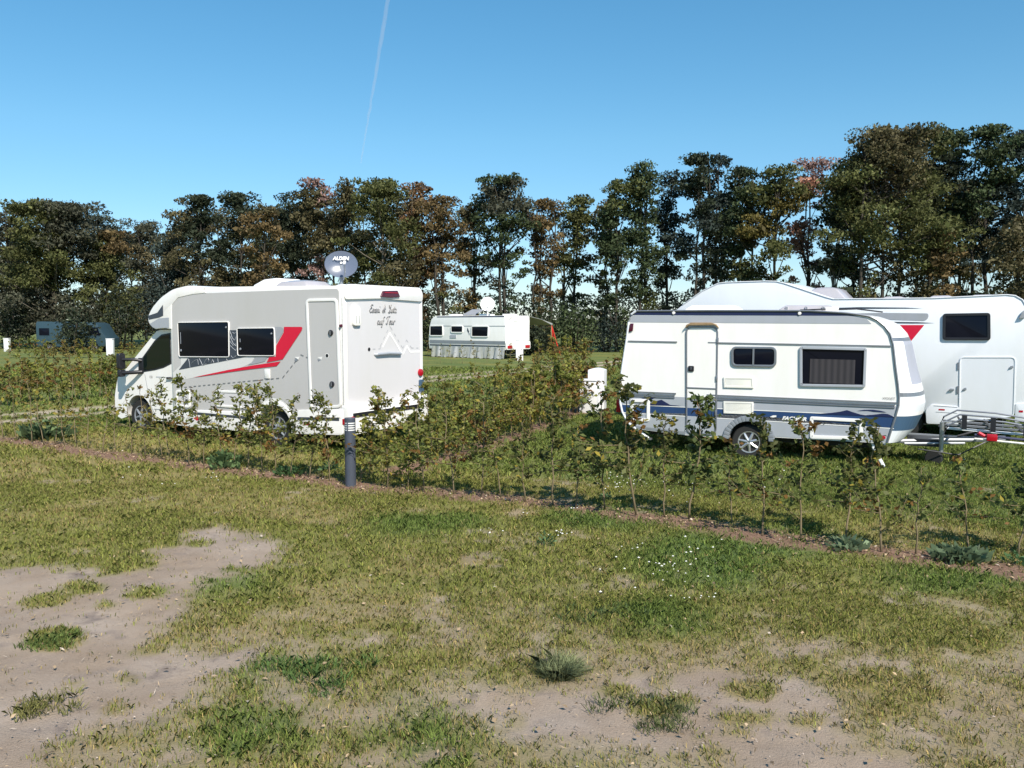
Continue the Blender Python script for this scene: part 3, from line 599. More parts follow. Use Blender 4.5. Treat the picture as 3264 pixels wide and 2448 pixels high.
ar_.tube([dl_ + rt * .04 - upv * .30 - fwd * .05, dl_ + rt * .07 - upv * .2 + fwd * .15, lp_], .013, 'mid_grey', 6); ar_.lathe([(.028, -.05), (.028, .03), (.001, .04)], lp_, -fwd, 'white', 12)
ar_.tube([dl_ - fwd * .07, dl_ - fwd * .09 - upv * .27, np.array([dl_[0], dl_[1], 2.94]) - fwd * .05], .035, 'mid_grey', 8); ar_.lathe([(.16, 0), (.14, .06), (.08, .08), (.001, .08)], (dl_[0], dl_[1] + .05, 2.96), (0, 0, 1), 'white', 18); ar_.build('mount_arm', dsh)

# ------------------------------------------------------------------ white caravan with blue stripes
F2 = Frame(1.953, 15.446, -.427, -.007, 0.0); CW = 2.20
c4 = zm(2.592, 1920, 860); c5 = zm(2.592, 2500, 860); ca = zm(5.027, 2460, 1290); cb_ = zm(7.373, 1960, 1240); cc = zm(8.295, 2760, 1230)
K4 = lambda p: F2.uv(c4(p)); K5 = lambda p: F2.uv(c5(p)); KA = lambda p: F2.uv(ca(p)); KB = lambda p: F2.uv(cb_(p)); KC = lambda p: F2.uv(cc(p))
cv = vehicle('caravan', F2, 'white caravan with navy and grey stripes and an arched door, before the large motorhome', 'caravan')
b = MB()
FR = [(3.709, 2.483), (3.929, 2.458), (4.11, 2.426), (4.236, 2.369), (4.346, 2.274), (4.43, 2.15), (4.48, 1.979), (4.528, 1.634), (4.574, 1.347), (4.596, 1.155), (4.595, 1.02), (4.558, .844), (4.50, .607), (4.451, .409)]
RE = [(.30, .385), (.21, .45), (.126, .539), (.044, .689), (.007, .841), (-.001, 1.061), (.021, 1.39), (.061, 1.676), (.111, 2.025), (.14, 2.307), (.185, 2.44), (.27, 2.50)]
wu, wz = 2.285, .27
bot = [(4.40, .40), (wu + .33, .385)] + arc(wu, .30, .345, 14, 166, 14) + [(wu - .34, .32), (1.2, .33)]
b.prism(RE + [(1.6, 2.512), (3.2, 2.512)] + FR + bot, 0, CW, 'white')
b.box((.5, .25, .28), (4.3, CW - .25, .7), 'dark')
def clipband(v0, v1, ul=None, ur=None): return None
def edge_u(v, curve):
    c_ = sorted(curve, key=lambda p: p[1]); return float(np.interp(v, [p[1] for p in c_], [p[0] for p in c_]))
def band(pts_top, pts_bot, m, w): b.side(pts_top + pts_bot[::-1], m, w)
def vline(p, q, conv, n=8):                                      # line between two observed points on the side
    a, c_ = np.array(conv(p)), np.array(conv(q)); return [tuple(a + (c_ - a) * i / n) for i in range(n + 1)]
def lineband(l0, l1, m, w, uL=None, uR=None):                    # band between two straight lines (v at u=0 and u=4.6), ends follow the body outline
    v0 = lambda u: lerp(l0[0], l0[1], u / 4.6); v1 = lambda u: lerp(l1[0], l1[1], u / 4.6)
    def endL(v): return edge_u(v, RE) + .02
    def endR(v): return edge_u(v, FR) - .02
    lo = [l0[0], l1[0]]; hi = [l0[1], l1[1]]
    L = [(endL(v) if uL is None else uL, v) for v in np.linspace(lo[0], lo[1], 6)] if uL is None else [(uL, v0(uL)), (uL, v1(uL))]
    Rr = [(endR(v) if uR is None else uR, v) for v in np.linspace(hi[0], hi[1], 6)] if uR is None else [(uR, v0(uR)), (uR, v1(uR))]
    b.side(L + Rr[::-1], m, w)
def meas(pa, qa, conv_a, conv_b):                                # observed line -> v at u=0 and 4.6
    a, c_ = conv_a(pa), conv_b(qa); s_ = (c_[1] - a[1]) / (c_[0] - a[0]); return (a[1] - s_ * a[0], a[1] + s_ * (4.6 - a[0]))
top0 = meas((275,345), (200,345), K4, K5); top1 = meas((240,377), (250,380), K4, K5); top2 = meas((225,433), (450,445), K4, K5)
b.side([(.28, 2.495), (.20, 2.43)] + [(3.95, lerp(*top1, .86)), (3.75, 2.468), (3.2, 2.500), (1.6, 2.500)], 'navy', -.004)
b.side([(.175, lerp(*top1, .04)), (.158, lerp(*top2, .04)), (4.15, lerp(*top2, .9)), (4.06, lerp(*top1, .88) - .03), (3.9, lerp(*top1, .86))], 'grey', -.004)
tr1 = meas((210,588), (880,630), K4, K5)
lo_a = meas((160,1003), (920,1100), K4, K5); lo_b = meas((160,1030), (935,1128), K4, K5)
bl_a = meas((155,1115), (930,1217), K4, K5); bl_b = meas((165,1175), (880,1305), K4, K5)
lineband(lo_b, (.41, .41) if False else (bl_a[0], bl_a[1]), 'grey', -.004)
lineband(bl_a, bl_b, 'blue', -.004)
# lower grey, around the wheel arch
b.side([(edge_u(v, RE) + .02, v) for v in np.linspace(bl_b[0], .40, 6)] + [(1.2, .345), (wu - .42, .335)] + arc(wu, .30, .44, 172, 8, 14)[:] + [(wu + .42, .40), (4.42, .415)] + [(edge_u(v, FR) - .02, v) for v in np.linspace(.46, bl_b[1], 6)], 'grey', -.0045)
b.side([(.3, .40), (1.2, .34), (1.2, .39), (.26, .44)], 'mid_grey', -.0065)
for ln_, th in ((lo_a, .012), (tr1, .010), (((lo_a[0] + lo_b[0]) / 2), .010)):
    if isinstance(ln_, tuple):
        for (ua, ub) in ((edge_u(ln_[0], RE) + .03, 1.02), (1.56, edge_u(ln_[1], FR) - .03)):
            b.prism([(ua, lerp(*ln_, ua / 4.6) - th), (ub, lerp(*ln_, ub / 4.6) - th), (ub, lerp(*ln_, ub / 4.6) + th), (ua, lerp(*ln_, ua / 4.6) + th)], 0, -.016, 'trim')
for dv in (-.038, -.075):
    for (ua, ub) in ((.05, 1.0), (1.58, 4.54)):
        l_ = lo_a; b.prism([(ua, lerp(*l_, ua / 4.6) + dv - .009), (ub, lerp(*l_, ub / 4.6) + dv - .009), (ub, lerp(*l_, ub / 4.6) + dv + .009), (ua, lerp(*l_, ua / 4.6) + dv + .009)], 0, -.020, 'trim')
# white pinstripes along the blue band
for l_, dv in ((bl_a, .010), (bl_b, -.010)): b.side([(.06, lerp(*l_, 0) - .006 + dv), (4.54, lerp(*l_, .99) - .006 + dv), (4.54, lerp(*l_, .99) + .006 + dv), (.06, lerp(*l_, 0) + .006 + dv)], 'white', -.0085)
# mountain-shaped graphics
W_ = -.0110
b.side([KB(p) for p in [(155,135),(160,250),(400,205),(560,155)]], 'navy', W_); b.side([KB(p) for p in [(620,215),(720,190),(980,195),(860,240)]], 'navy', W_)
b.side([KB(p) for p in [(830,330),(960,285),(1100,250),(1180,300),(1300,370),(1600,400),(830,385)]], 'navy', W_)
b.side([KA(p) for p in [(700,145),(950,130),(1100,110),(1205,85),(1290,115),(1420,155),(1500,165),(1620,160),(1780,140),(1860,148),(1980,200)]], 'navy', W_); b.side([KA(p) for p in [(1360,98),(1480,80),(1620,78),(1740,95),(1850,122),(1640,112),(1540,95)]], 'navy', W_)
u0, v0 = KA((165,238)); u1, v1 = KA((540,240))
tw = text_into(b, 'FACHEER', .082, lambda x, y: (u0 + x * 1.12, W_, v0 + y - .0), 'white', .3, .004)
u0, v0 = KC((440,350)); text_into(b, 'VIONET', .052, lambda x, y: (u0 + x, W_, v0 + y), 'letter')
b.side([KA(p) for p in [(-30,195),(20,170),(75,170),(75,195),(20,205)]], 'white', W_)
# rounded nose, built as a surface bulging out of the front outline
BUL = [(2.483, .0), (2.45, .10), (2.3, .22), (2.0, .28), (1.5, .33), (1.0, .41), (.85, .42), (.6, .38), (.40, .24)][::-1]
fr2 = []
for a, c_ in zip(FR[:-1], FR[1:]):
    for q in (0, 1 / 3, 2 / 3): fr2.append((lerp(a[0], c_[0], q), lerp(a[1], c_[1], q)))
fr2.append(FR[-1]); ws2 = np.concatenate([[0, .015, .05, .10, .17, .25], np.linspace(.35, CW - .35, 11), CW - np.array([.25, .17, .10, .05, .015, 0])])
def npt(u, v, w):
    s_ = abs(2 * w / CW - 1); k_ = (1 - s_ ** 2.6) ** .55 if s_ < 1 else 0
    return (u + np.interp(v, [p[0] for p in BUL], [p[1] for p in BUL]) * k_, w, v)
for i in range(len(fr2) - 1):
    for j in range(len(ws2) - 1):
        vm = (fr2[i][1] + fr2[i + 1][1]) / 2; wm = (ws2[j] + ws2[j + 1]) / 2
        mt = 'white' if vm > 1.16 else 'grey' if not .58 < vm < .84 else 'teal'
        if 1.155 < vm < 1.19: mt = 'trim'
        if .84 < vm < .875: mt = 'white'
        if vm < 1.155 and mt == 'grey': mt = 'cool_white'
        if 1.32 < vm < 2.02 and .17 < wm < CW - .17: mt = 'cover'
        if 2.05 < vm < 2.10: mt = 'trim'
        b.face([npt(*fr2[i], ws2[j]), npt(*fr2[i + 1], ws2[j]), npt(*fr2[i + 1], ws2[j + 1]), npt(*fr2[i], ws2[j + 1])], mt)
body2 = b.build('body', cv, .0, sharp=.5)
bm = bmesh.new(); bm.from_mesh(body2.data); bmesh.ops.remove_doubles(bm, verts=bm.verts, dist=.0004); bm.to_mesh(body2.data); bm.free()
kd = MB(); kd.tube([(u, -.012, v) for u, v in RE], .020, 'cool_white', 6); kd.tube([(u, -.012, v) for u, v in [(.27, 2.50), (1.6, 2.512), (3.2, 2.512)] + FR], .017, 'trim', 6); kd.build('edge_rail', cv)
# door
dd = rnd([K4(p) for p in [(690,1385),(690,455),(965,455),(945,1400)]], .16, 6); dd = [(u, v) for u, v in dd]
dd = rnd([(1.08, .375), (1.08, 2.26), (1.61, 2.25), (1.585, .36)], .12, 6)
a = K4((690,1390)); c_ = K4((945,1400)); e_ = K4((690,465)); h_ = K4((960,465))
dd = rnd([(a[0], .36), (e_[0], e_[1]), (h_[0], h_[1]), (c_[0], .36)], .13, 6)
d2 = MB(); d2.ring(dd, .028, 0, -.022, 'trim'); inn = inset(dd, .026); umin, umax = min(p[0] for p in inn), max(p[0] for p in inn)
vt = max(p[1] for p in inn); b_hi = lerp(*bl_a, 1.3 / 4.6); b_lo = lerp(*bl_b, 1.3 / 4.6); g_hi = K4((820,1058))[1]
up_ = [p for p in inn if p[1] > g_hi]; up_ = sorted([p for p in inn if p[1] > 1.9], key=lambda p: math.atan2(p[1] - 1.9, p[0] - (umin + umax) / 2))
d2.side(up_ + [(umin + .0, g_hi), (umax - .01, g_hi)], 'white', -.012); d2.side([(umin, g_hi), (umin, b_hi), (umax - .02, b_hi), (umax - .01, g_hi)], 'grey', -.012)
d2.side([(umin, b_hi), (umin, b_lo), (umax - .03, b_lo), (umax - .02, b_hi)], 'blue', -.012); d2.side([(umin, b_lo), (umin, .40), (umin + .05, .385), (umax - .09, .385), (umax - .035, .42), (umax - .03, b_lo)], 'grey', -.012)
v_ = K4((820,978))[1]; d2.prism(rect(umin, v_ - .012, umax - .01, v_ + .012), -.01, -.022, 'trim')
for hv in (.75, 1.35, 2.0): d2.box((umax - .012, -.034, hv - .05), (umax + .02, 0, hv + .05), 'trim')
dr2 = d2.build('door', cv, .004); u, v = K4((735,817)); lk = MB(); lk.prism(rect(u - .05, v - .05, u + .05, v + .05, .02), -.01, -.03, 'black'); lk.tube([(u, -.035, v - .03), (u, -.035, v + .03)], .012, 'trim', 6); lk.build('handle', dr2, .004)
hood = MB(); hp = [K4(p) for p in [(690,480),(700,455),(740,435),(900,435),(945,452),(965,480),(955,470),(930,455),(720,458)]]; hood.prism(hp, 0, -.07, M['wood']); hood.build('rain_hood', cv, .006)
# windows
wp = rnd([K4(p) for p in [(1065,632),(1442,636),(1440,805),(1066,800)]], .10, 6); o = window(cv, wp, 'trim', .040, .03)
u, v = K4((1250,715)); va = MB(); va.box((u - .014, -.036, v - .145), (u + .014, -.005, v + .145), 'trim'); va.build('mullion', o)
wp = rnd([K5(p) for p in [(128,632),(685,645),(672,972),(128,962)]], .04, 4); f_ = MB(); f_.ring(wp, .042, .004, -.034, 'grey'); wo2 = f_.build('window', cv, .006)
inn = inset(wp, .041); bk = MB(); bk.side(inn, 'glass', -.005); bk.build('pane', wo2)
cu = MB(); ca0 = K5((215,735)); ca1 = K5((580,945)); pts = []
for i in range(49):
    u = lerp(ca0[0], ca1[0], i / 48); pts.append((u, -.014 + .0045 * math.sin(i * 2 * math.pi / 6.8)))
cu.loft([[(u, w, ca0[1]) for u, w in pts], [(u, w, ca1[1]) for u, w in pts]], 'curtain', cap=False, closed=False); cu.build('curtain', wo2)
# vents, service flaps
for pl in ([(1003,885),(1248,888),(1250,978),(1005,972)], [(1003,1085),(1250,1092),(1248,1195),(1003,1185)]):
    pp = [K4(p) for p in pl]; vt_ = MB(); vt_.ring(pp, .03, 0, -.024, 'cream'); vt_.side(inset(pp, .029), 'mid_grey', -.006); inn = inset(pp, .032)
    for k_ in range(7):
        q = (k_ + .5) / 7; a = np.array(inn[0]) * (1 - q) + np.array(inn[3]) * q; c_ = np.array(inn[1]) * (1 - q) + np.array(inn[2]) * q
        vt_.prism([(a[0], a[1] - .011), (c_[0], c_[1] - .011), (c_[0], c_[1] + .008), (a[0], a[1] + .008)], -.008, -.018, 'cream')
    vt_.build('vent_grille', cv, .002)
for pl, conv in (([(370,230),(830,240),(820,760),(370,760)], KB), ([(612,185),(1470,228),(1455,565),(612,540)], KA)):
    pp = rnd([conv(p) for p in pl], .04); fl = MB(); fl.ring(pp, .055, 0, -.024, 'white'); fo = fl.build('service_flap', cv, .005)
    q = inset(pp, .08); mx_ = max(p[0] for p in q) if conv is KA else min(p[0] for p in q); mv = max(p[1] for p in q); lock(fo, mx_, mv, .03, -.018)
# arch trim, wheel, running gear
ac = MB()
for k_ in range(18):
    t0, t1 = lerp(2, 178, k_ / 18), lerp(2, 178, (k_ + 1) / 18); p = arc(wu, .30, .335, t0, t1, 1); q = arc(wu, .30, .435, t0, t1, 1); ac.prism([p[0], p[1], q[1], q[0]], .08, -.03, 'mid_grey')
ac.build('wheel_arch', cv, .008)
wheel(cv, wu, .06, .295, -1, .17, 7, 'alloy', .272); wheel(cv, wu, CW - .06, .295, 1, .17, 7, 'alloy', .272)
for u, m0, conv, p in ((0, 'lens', KA, (1765,525)),):
    u, v = conv(p); sm_ = MB(); sm_.prism(circ(u, v, .055, .035, 14), 0, -.02, 'lens'); sm_.build('side_marker', cv, .006)
for w0 in (.05, CW - .17): tl = MB(); tl.prismu(rect(w0, .66, w0 + .12, .93, .03), -.09, .03, 'lens'); tl.build('tail_light', cv, .01)
tl = MB(); u, v = K4((232,480)); tl.prism([(u - .03, v - .08), (u + .05, v - .05), (u + .06, v + .08), (u + .0, v + .08)], 0, -.03, 'dark_lens'); tl.build('marker_light', cv, .008)
# roof fittings
for (ua, ub, h0, wa, wb, m0) in ((.98, 1.95, .10, .7, 1.2, 'cream'), (2.62, 3.55, .10, .75, 1.45, 'clear')):
    x_ = MB(); x_.loft([[(ua, wa, 2.505), (ub, wa, 2.505), (ub, wb, 2.505), (ua, wb, 2.505)], [(ua, wa, 2.54), (ub, wa, 2.54), (ub, wb, 2.54), (ua, wb, 2.54)], [(ua + .12, wa + .05, 2.515 + h0), (ub - .12, wa + .05, 2.515 + h0), (ub - .12, wb - .05, 2.515 + h0), (ua + .12, wb - .05, 2.515 + h0)]], m0)
    if m0 == 'clear':
        for q in (.15, .5, .8): x_.box((lerp(ua, ub, q) - .03, wa - .015, 2.52), (lerp(ua, ub, q) + .03, wa + .02, 2.60), 'trim')
    x_.build('roof_vent', cv, .02)
x_ = MB(); x_.tube([(3.42, .5, 2.53), (3.62, .5, 2.545)], .05, 'white', 8); x_.tube([(3.0, .55, 2.53), (3.5, .5, 2.55)], .012, 'black', 5); x_.tube([(3.62, .5, 2.54), (3.9, .48, 2.55), (4.3, .48, 2.50)], .012, 'black', 5); x_.build('roof_antenna', cv)
for u in (.95, 3.05): x_ = MB(); x_.lathe([(.03, 0), (.025, .015), (.001, .018)], (u, -.01, 2.47), (0, -1, 0), 'white', 10); x_.build('clearance_light', cv)
# corner steadies and drawbar
for p0, p1 in (((.28, .08, .39), (.52, .06, .22)), ((4.2, .1, .40), (4.42, -.05, .02)), ((4.2, CW - .1, .40), (4.42, CW - .05, .02)), ((.28, CW - .08, .39), (.5, CW - .06, .1))):
    x_ = MB(); x_.tube([p0, p1], .028, 'cool_white', 6); x_.box((p1[0] - .06, p1[1] - .05, p1[2] - .02), (p1[0] + .06, p1[1] + .05, p1[2] + .01), 'galv'); x_.build('corner_steady', cv)
db = MB()
for s_ in (-1, 1): db.tube([(4.3, CW / 2 + s_ * .62, .36), (5.3, CW / 2 + s_ * .22, .40), (5.95, CW / 2 + s_ * .05, .42)], .034, 'mid_grey', 6)
db.tube([(5.75, CW / 2, .42), (6.15, CW / 2, .44)], .05, 'black', 8); db.tube([(6.10, CW / 2, .44), (6.20, CW / 2, .44)], .06, 'galv', 10); db.tube([(5.5, CW / 2 - .1, .46), (5.9, CW / 2 - .02, .60), (5.98, CW / 2, .60)], .02, 'black', 6)
db.box((4.75, CW / 2 - .42, .30), (5.25, CW / 2 + .1, .42), 'black'); db.tube([(4.7, .45, .36), (5.6, .85, .37)], .018, 'grey', 6); db.tube([(4.9, .3, .30), (5.5, .62, .20), (5.9, .9, .40)], .012, 'black', 5); db.build('drawbar', cv)
jw = MB(); ju = 5.25; jw.tube([(ju, .62, .72), (ju, .62, .22)], .035, 'galv', 8); jw.tube([(ju, .62, .72), (ju + .14, .62, .74)], .014, 'galv', 6); jw.lathe([(.02, -.05), (.12, -.05), (.135, -.03), (.135, .03), (.12, .05), (.02, .05)], (ju - .1, .62, .125), (.25, 1, 0), 'rubber', 20); jw.build('jockey_wheel', cv)
bc = MB()
for w0 in (.35, 1.0, 1.75):
    bc.tube([(5.25, w0, .52), (5.32, w0, .70), (5.52, w0, .82), (6.1, w0, .80), (6.7, w0, .72)], .015, 'trim', 7)
for w0, m0 in ((.50, 'cool_white'), (1.05, 'trim'), (1.6, 'trim')): bc.prismu([(w0 - .05, 0), (w0 + .05, 0), (w0 + .05, .03), (w0 - .05, .03)], 0, .001, m0) if False else bc.loft([[(5.3, w0 - .04, .63), (5.3, w0 + .04, .63), (5.3, w0 + .04, .66), (5.3, w0 - .04, .66)], [(6.7, w0 - .04, .58), (6.7, w0 + .04, .58), (6.7, w0 + .04, .61), (6.7, w0 - .04, .61)]], m0)
for u, z_ in ((5.55, .68), (5.95, .66), (6.4, .62)): bc.tube([(u, .3, z_), (u, 1.9, z_)], .020, 'black', 6); bc.box((u - .035, .31, z_ - .02), (u + .035, .39, z_ + .2), 'black')
bc.tube([(5.7, .32, .58), (6.4, .34, .54)], .022, 'navy', 6); bc.tube([(5.7, .3, .52), (6.5, .3, .48)], .018, 'cream', 6)
bc.tube([(5.75, .30, .62), (5.85, .32, .56)], .028, 'red', 6)
rk = bc.build('bicycle_rack', cv)
for u in (5.86, 6.42):
    x_ = MB(); x_.box((u, .24, .50), (u + .15, .30, .61), 'lens'); x_.build('rear_lamp', rk, .015)

# ------------------------------------------------------------------ large white alcove motorhome behind
F3 = Frame(8.266, 16.741, -.559, .009, 0.0); r3 = zm(2.592, 2500, 860); G = lambda p: F3.uv(r3(p)); GS = lambda p: F3.uv(p); DW = 2.3
m3 = vehicle('motorhome', F3, 'large white motorhome with a raised alcove hump and red triangle, behind the blue-striped caravan', 'motorhome')
b = MB(); RU = 1.56
roof = [(RU, 2.40)] + [(RU - .02, 2.55), (RU - .10, 2.70), (RU - .22, 2.78), (RU - .36, 2.80)] + [(0, 2.765), (-1.90, 2.785), (-2.05, 2.83), (-2.9, 3.14), (-3.06, 3.185), (-3.3, 3.2), (-4.15, 3.2), (-4.34, 3.185), (-4.7, 3.03), (-5.17, 2.72), (-5.6, 2.40), (-5.75, 2.18), (-5.6, 2.0), (-5.2, 1.98)]
lowr = [(-5.2, .45), (-2.0, .40), (-.95, .40)] + arc(-.52, .33, .43, 168, 12, 12) + [(-.04, .42), (.55, .45), (1.0, .52), (RU, .58)]
b.prism(roof + lowr, 0, DW, 'cool_white')
b.box((-5.1, .3, .25), (1.2, DW - .3, .9), 'dark')
b.tube([(u, -.004, v) for u, v in roof[:-4]], .014, 'grey', 5)
W_ = -.0045
b.side([G(p) for p in [(150,318),(300,318),(620,308),(1000,312),(1145,319),(1000,320),(600,322),(290,336),(150,332)]], 'slate', W_)
b.side(rnd([G(p) for p in [(500,362),(800,355),(1190,360),(1192,395),(1165,422),(930,415),(600,400)]], .06), 'graphic_grey', W_)
b.side([G(p) for p in [(600,415),(900,430),(1100,432),(1250,440),(1060,442),(900,440)]], 'slate', -.0070)
b.side([G(p) for p in [(920,456),(1157,456),(1032,608)]], 'red', W_)
b.side([G(p) for p in [(-200,456),(920,456),(1032,608),(900,700),(-200,800)]], 'cool_white', -.003)
for hp_ in ((-1.35, -2.35), (-3.0, -4.2)): pass
b.build('body', m3, .012, seg=2)
sk = MB(); sk.prism(rnd([(-.10, .30), (.46, .31), (.46, .66), (-.02, .69), (-.12, .58)], .04), .2, -.022, 'cool_white'); sk.side([(.02, .655), (.44, .645), (.44, .655), (.02, .665)], 'mid_grey', -.025); sk.side([(.06, .535), (.44, .53), (.44, .538), (.06, .543)], 'mid_grey', -.025)
sk.side(rect(.11, .575, .22, .605, .01), 'lens', -.025); sk.build('skirt', m3, .006); sk = MB(); sk.prism(rnd([(1.40, .40), (RU + .03, .44), (RU + .03, .78), (1.40, .76)], .03), .2, -.022, 'cool_white'); sk.side(rect(1.46, .60, 1.53, .64, .01), 'lens', -.025); sk.build('skirt', m3, .006); sk = MB()
sk.prism(rnd([(-5.15, .30), (-1.0, .28), (-1.0, .62), (-5.15, .62)], .04), .2, -.022, 'cool_white'); sk.build('skirt', m3, .006)
window(m3, rnd([G(p) for p in [(1310,362),(1703,355),(1705,582),(1308,580)]], .06), 'black', .05, .035)
window(m3, rnd([(-1.75, 1.62), (-.75, 1.62), (-.75, 2.16), (-1.75, 2.16)], .06), 'black', .05, .035)
gd = rnd([G(p) for p in [(1448,718),(1915,718),(1900,1215),(1440,1260)]], .09, 5); d3 = MB(); d3.ring(gd, .022, 0, -.016, 'cool_white'); d3.side(inset(gd, .021), 'cool_white', -.006); do = d3.build('garage_door', m3, .004)
for p in ((1440,795), (1436,990)): u, v = G(p); x_ = MB(); x_.box((u - .018, -.02, v - .07), (u + .012, 0, v + .07), 'trim'); x_.build('hinge', do)
for p in ((1875,812), (1490,993)):
    u, v = G(p); x_ = MB(); x_.prism([(u - .04, v - .02), (u + .035, v + .01), (u + .03, v + .05), (u - .01, v + .04)], 0, -.03, 'mid_grey'); x_.build('handle', do, .005)
u, v = G((1382,993)); x_ = MB(); x_.prism([(u - .05, v - .02), (u + .05, v), (u + .04, v + .03), (u - .02, v + .03)], 0, -.04, 'mid_grey'); x_.build('latch', m3, .005)
u, v = G((1962,375)); x_ = MB(); x_.prism(rnd([(u - .05, v - .07), (u + .06, v - .05), (u + .10, v + .10), (u + .02, v + .09)], .03), 0, -.05, 'graphic_grey'); x_.build('marker_light', m3, .01)
for w0 in (.1, DW - .25): x_ = MB(); x_.prismu(rect(w0, .9, w0 + .15, 1.4, .03), RU, RU + .04, 'lens'); x_.build('tail_light', m3, .01)
x_ = MB(); x_.prismu(rnd([(0, .42), (DW, .42), (DW, .75), (0, .75)], .05), RU - .05, RU + .14, 'cool_white'); x_.build('bumper', m3, .02)
x_ = MB(); x_.loft([[(u0, w0, v0) for u0, w0 in ((-2.55, .5), (-1.75, .5), (-1.75, 1.5), (-2.55, 1.5))] for v0 in (2.80,)] + [[(-2.5, .55, 2.98), (-1.95, .55, 3.02), (-1.95, 1.45, 3.02), (-2.5, 1.45, 2.98)], [(-2.4, .65, 3.05), (-2.1, .65, 3.06), (-2.1, 1.35, 3.06), (-2.4, 1.35, 3.05)]], 'clear'); x_.build('roof_vent', m3, .04)
for u0 in (-.9, .0, .75): x_ = MB(); x_.loft([[(u0 - .25, .9, 2.77), (u0 + .25, .9, 2.77), (u0 + .25, 1.4, 2.77), (u0 - .25, 1.4, 2.77)], [(u0 - .15, .95, 2.835), (u0 + .15, .95, 2.835), (u0 + .15, 1.35, 2.835), (u0 - .15, 1.35, 2.835)]], 'clear'); x_.build('roof_vent', m3, .02)
cb2 = MB(); cp2 = [(-5.15, 2.0), (-5.40, 1.98), (-5.95, 1.38), (-6.40, 1.12), (-6.50, .85), (-6.50, .35), (-6.32, .28)] + arc(-5.80, .33, .42, 170, 10, 12) + [(-5.15, .28)]
cb2.loft([[(u, w, v) for u, v in cp2] for w in (.15, DW - .15)], 'cool_white'); sw2 = [(-5.2, 1.9), (-5.38, 1.88), (-5.86, 1.38), (-5.25, 1.28)]; cb2.side(sw2, 'cabglass', .145)
cbo = cb2.build('cab', m3, .04); x_ = MB(); x_.face([(-5.46, .3, 1.95), (-5.98, .3, 1.385), (-5.98, DW - .3, 1.385), (-5.46, DW - .3, 1.95)], 'cabglass'); x_.build('windscreen', cbo)
for u, w, o_ in ((-.52, .09, -1), (-.52, DW - .09, 1), (-5.8, .22, -1), (-5.8, DW - .22, 1)): wheel(m3, u, w, .34, o_, .22, 6, 'galv', .32)

# ------------------------------------------------------------------ far white caravan with dish and awning
g0 = gp(1612, 1145); F4 = Frame(g0[0], g0[1], R(-39)); r6 = zm(5.027, 1340, 960); Q = lambda p: F4.uv(r6(p)); QR = lambda p: F4.wv(r6(p)); L4 = 6.35; W4 = 2.3
c3 = vehicle('caravan', F4, 'distant white caravan with white round satellite dish and grey fabric skirting', 'caravan'); b = MB()
b.prism([(0, .55), (-.02, 1.2), (.0, 2.3), (-.06, 2.52), (-.2, 2.58), (-L4 + .9, 2.58)] + [(-L4 + .5, 2.52), (-L4 + .25, 2.36), (-L4 + .12, 2.0), (-L4 + .03, 1.4), (-L4, .9), (-L4 + .05, .5)], 0, W4, 'white')
b.side([(-.1, 2.56), (-L4 + .75, 2.53), (-L4 + .75, 2.48), (-.1, 2.50)], 'navy', -.01); b.side([(-.02, 1.97), (-L4 + .14, 1.95), (-L4 + .14, 1.92), (-.02, 1.94)], 'trim', -.01)
b.side([(-.03, 1.06), (-L4 + .1, 1.05), (-L4 + .1, .84), (-.03, .86)], 'mid_grey', -.01); b.side([(-.03, .80), (-L4 + .1, .78), (-L4 + .1, .70), (-.03, .72)], 'slate', -.012)
b.rear([(.04, 1.08), (.04, 2.52), (W4 - .04, 2.52), (W4 - .04, 1.08)], 'white', .012); b.prismu(rnd([(0, .55), (W4, .55), (W4, 1.02), (0, 1.02)], .1), -.05, .07, 'white'); b.prismu(rect(.05, 1.95, W4 - .05, 1.975), 0, .02, 'trim')
b.prismu(rect(.7, 2.2, 1.1, 2.24), 0, .02, 'mid_grey'); strip(b, [(.28, 2.28), (.45, 2.45), (.6, 2.42)], .03, M['mid_grey'], .018, 1)
b.box((-L4 + .4, .3, .25), (-.2, W4 - .3, .6), 'dark'); b.build('body', c3, .03)
for pl in ([(155,388),(365,385),(370,560),(152,560)], [(490,388),(690,390),(685,510),(492,508)], [(822,395),(1100,395),(1092,578),(820,575)]): window(c3, rnd([Q(p) for p in pl], .12), 'white', .06, .05)
x_ = MB(); pp = [Q(p) for p in [(478,540),(575,540),(575,590),(478,590)]]; x_.prism(pp, 0, -.03, 'grey'); x_.build('vent_grille', c3); x_ = MB(); x_.side([Q(p) for p in [(755,420),(785,490),(770,510),(750,470)]], 'slate', -.012); x_.side([Q(p) for p in [(768,500),(800,520),(785,550)]], 'grey', -.012); x_.build('emblem', c3)
for w0 in (.08, W4 - .52): x_ = MB(); x_.prismu(rect(w0, .62, w0 + .44, .80, .04), .05, .10, 'lens'); x_.build('tail_light', c3, .01)
x_ = MB(); x_.tube([(-1.2, .8, 2.58), (-1.2, .8, 3.0)], .05, 'white', 8); ctr = at(1554, 969, 52.2); lc = np.array([(ctr - F4.O) @ F4.U, (ctr - F4.O) @ F4.W, ctr[2]])
ax_ = np.array([F4.U @ np.array([0, -1, .1]), F4.W @ np.array([0, -1, .1]), .15]); x_ = MB()
x_.lathe([(.001, -.07), (.2, -.055), (.36, -.02), (.43, .0), (.44, -.01), (.36, -.04), (.2, -.08), (.001, -.09)], lc, ax_, 'white', 32); dd4 = x_.build('satellite_dish', c3, 0, .7)
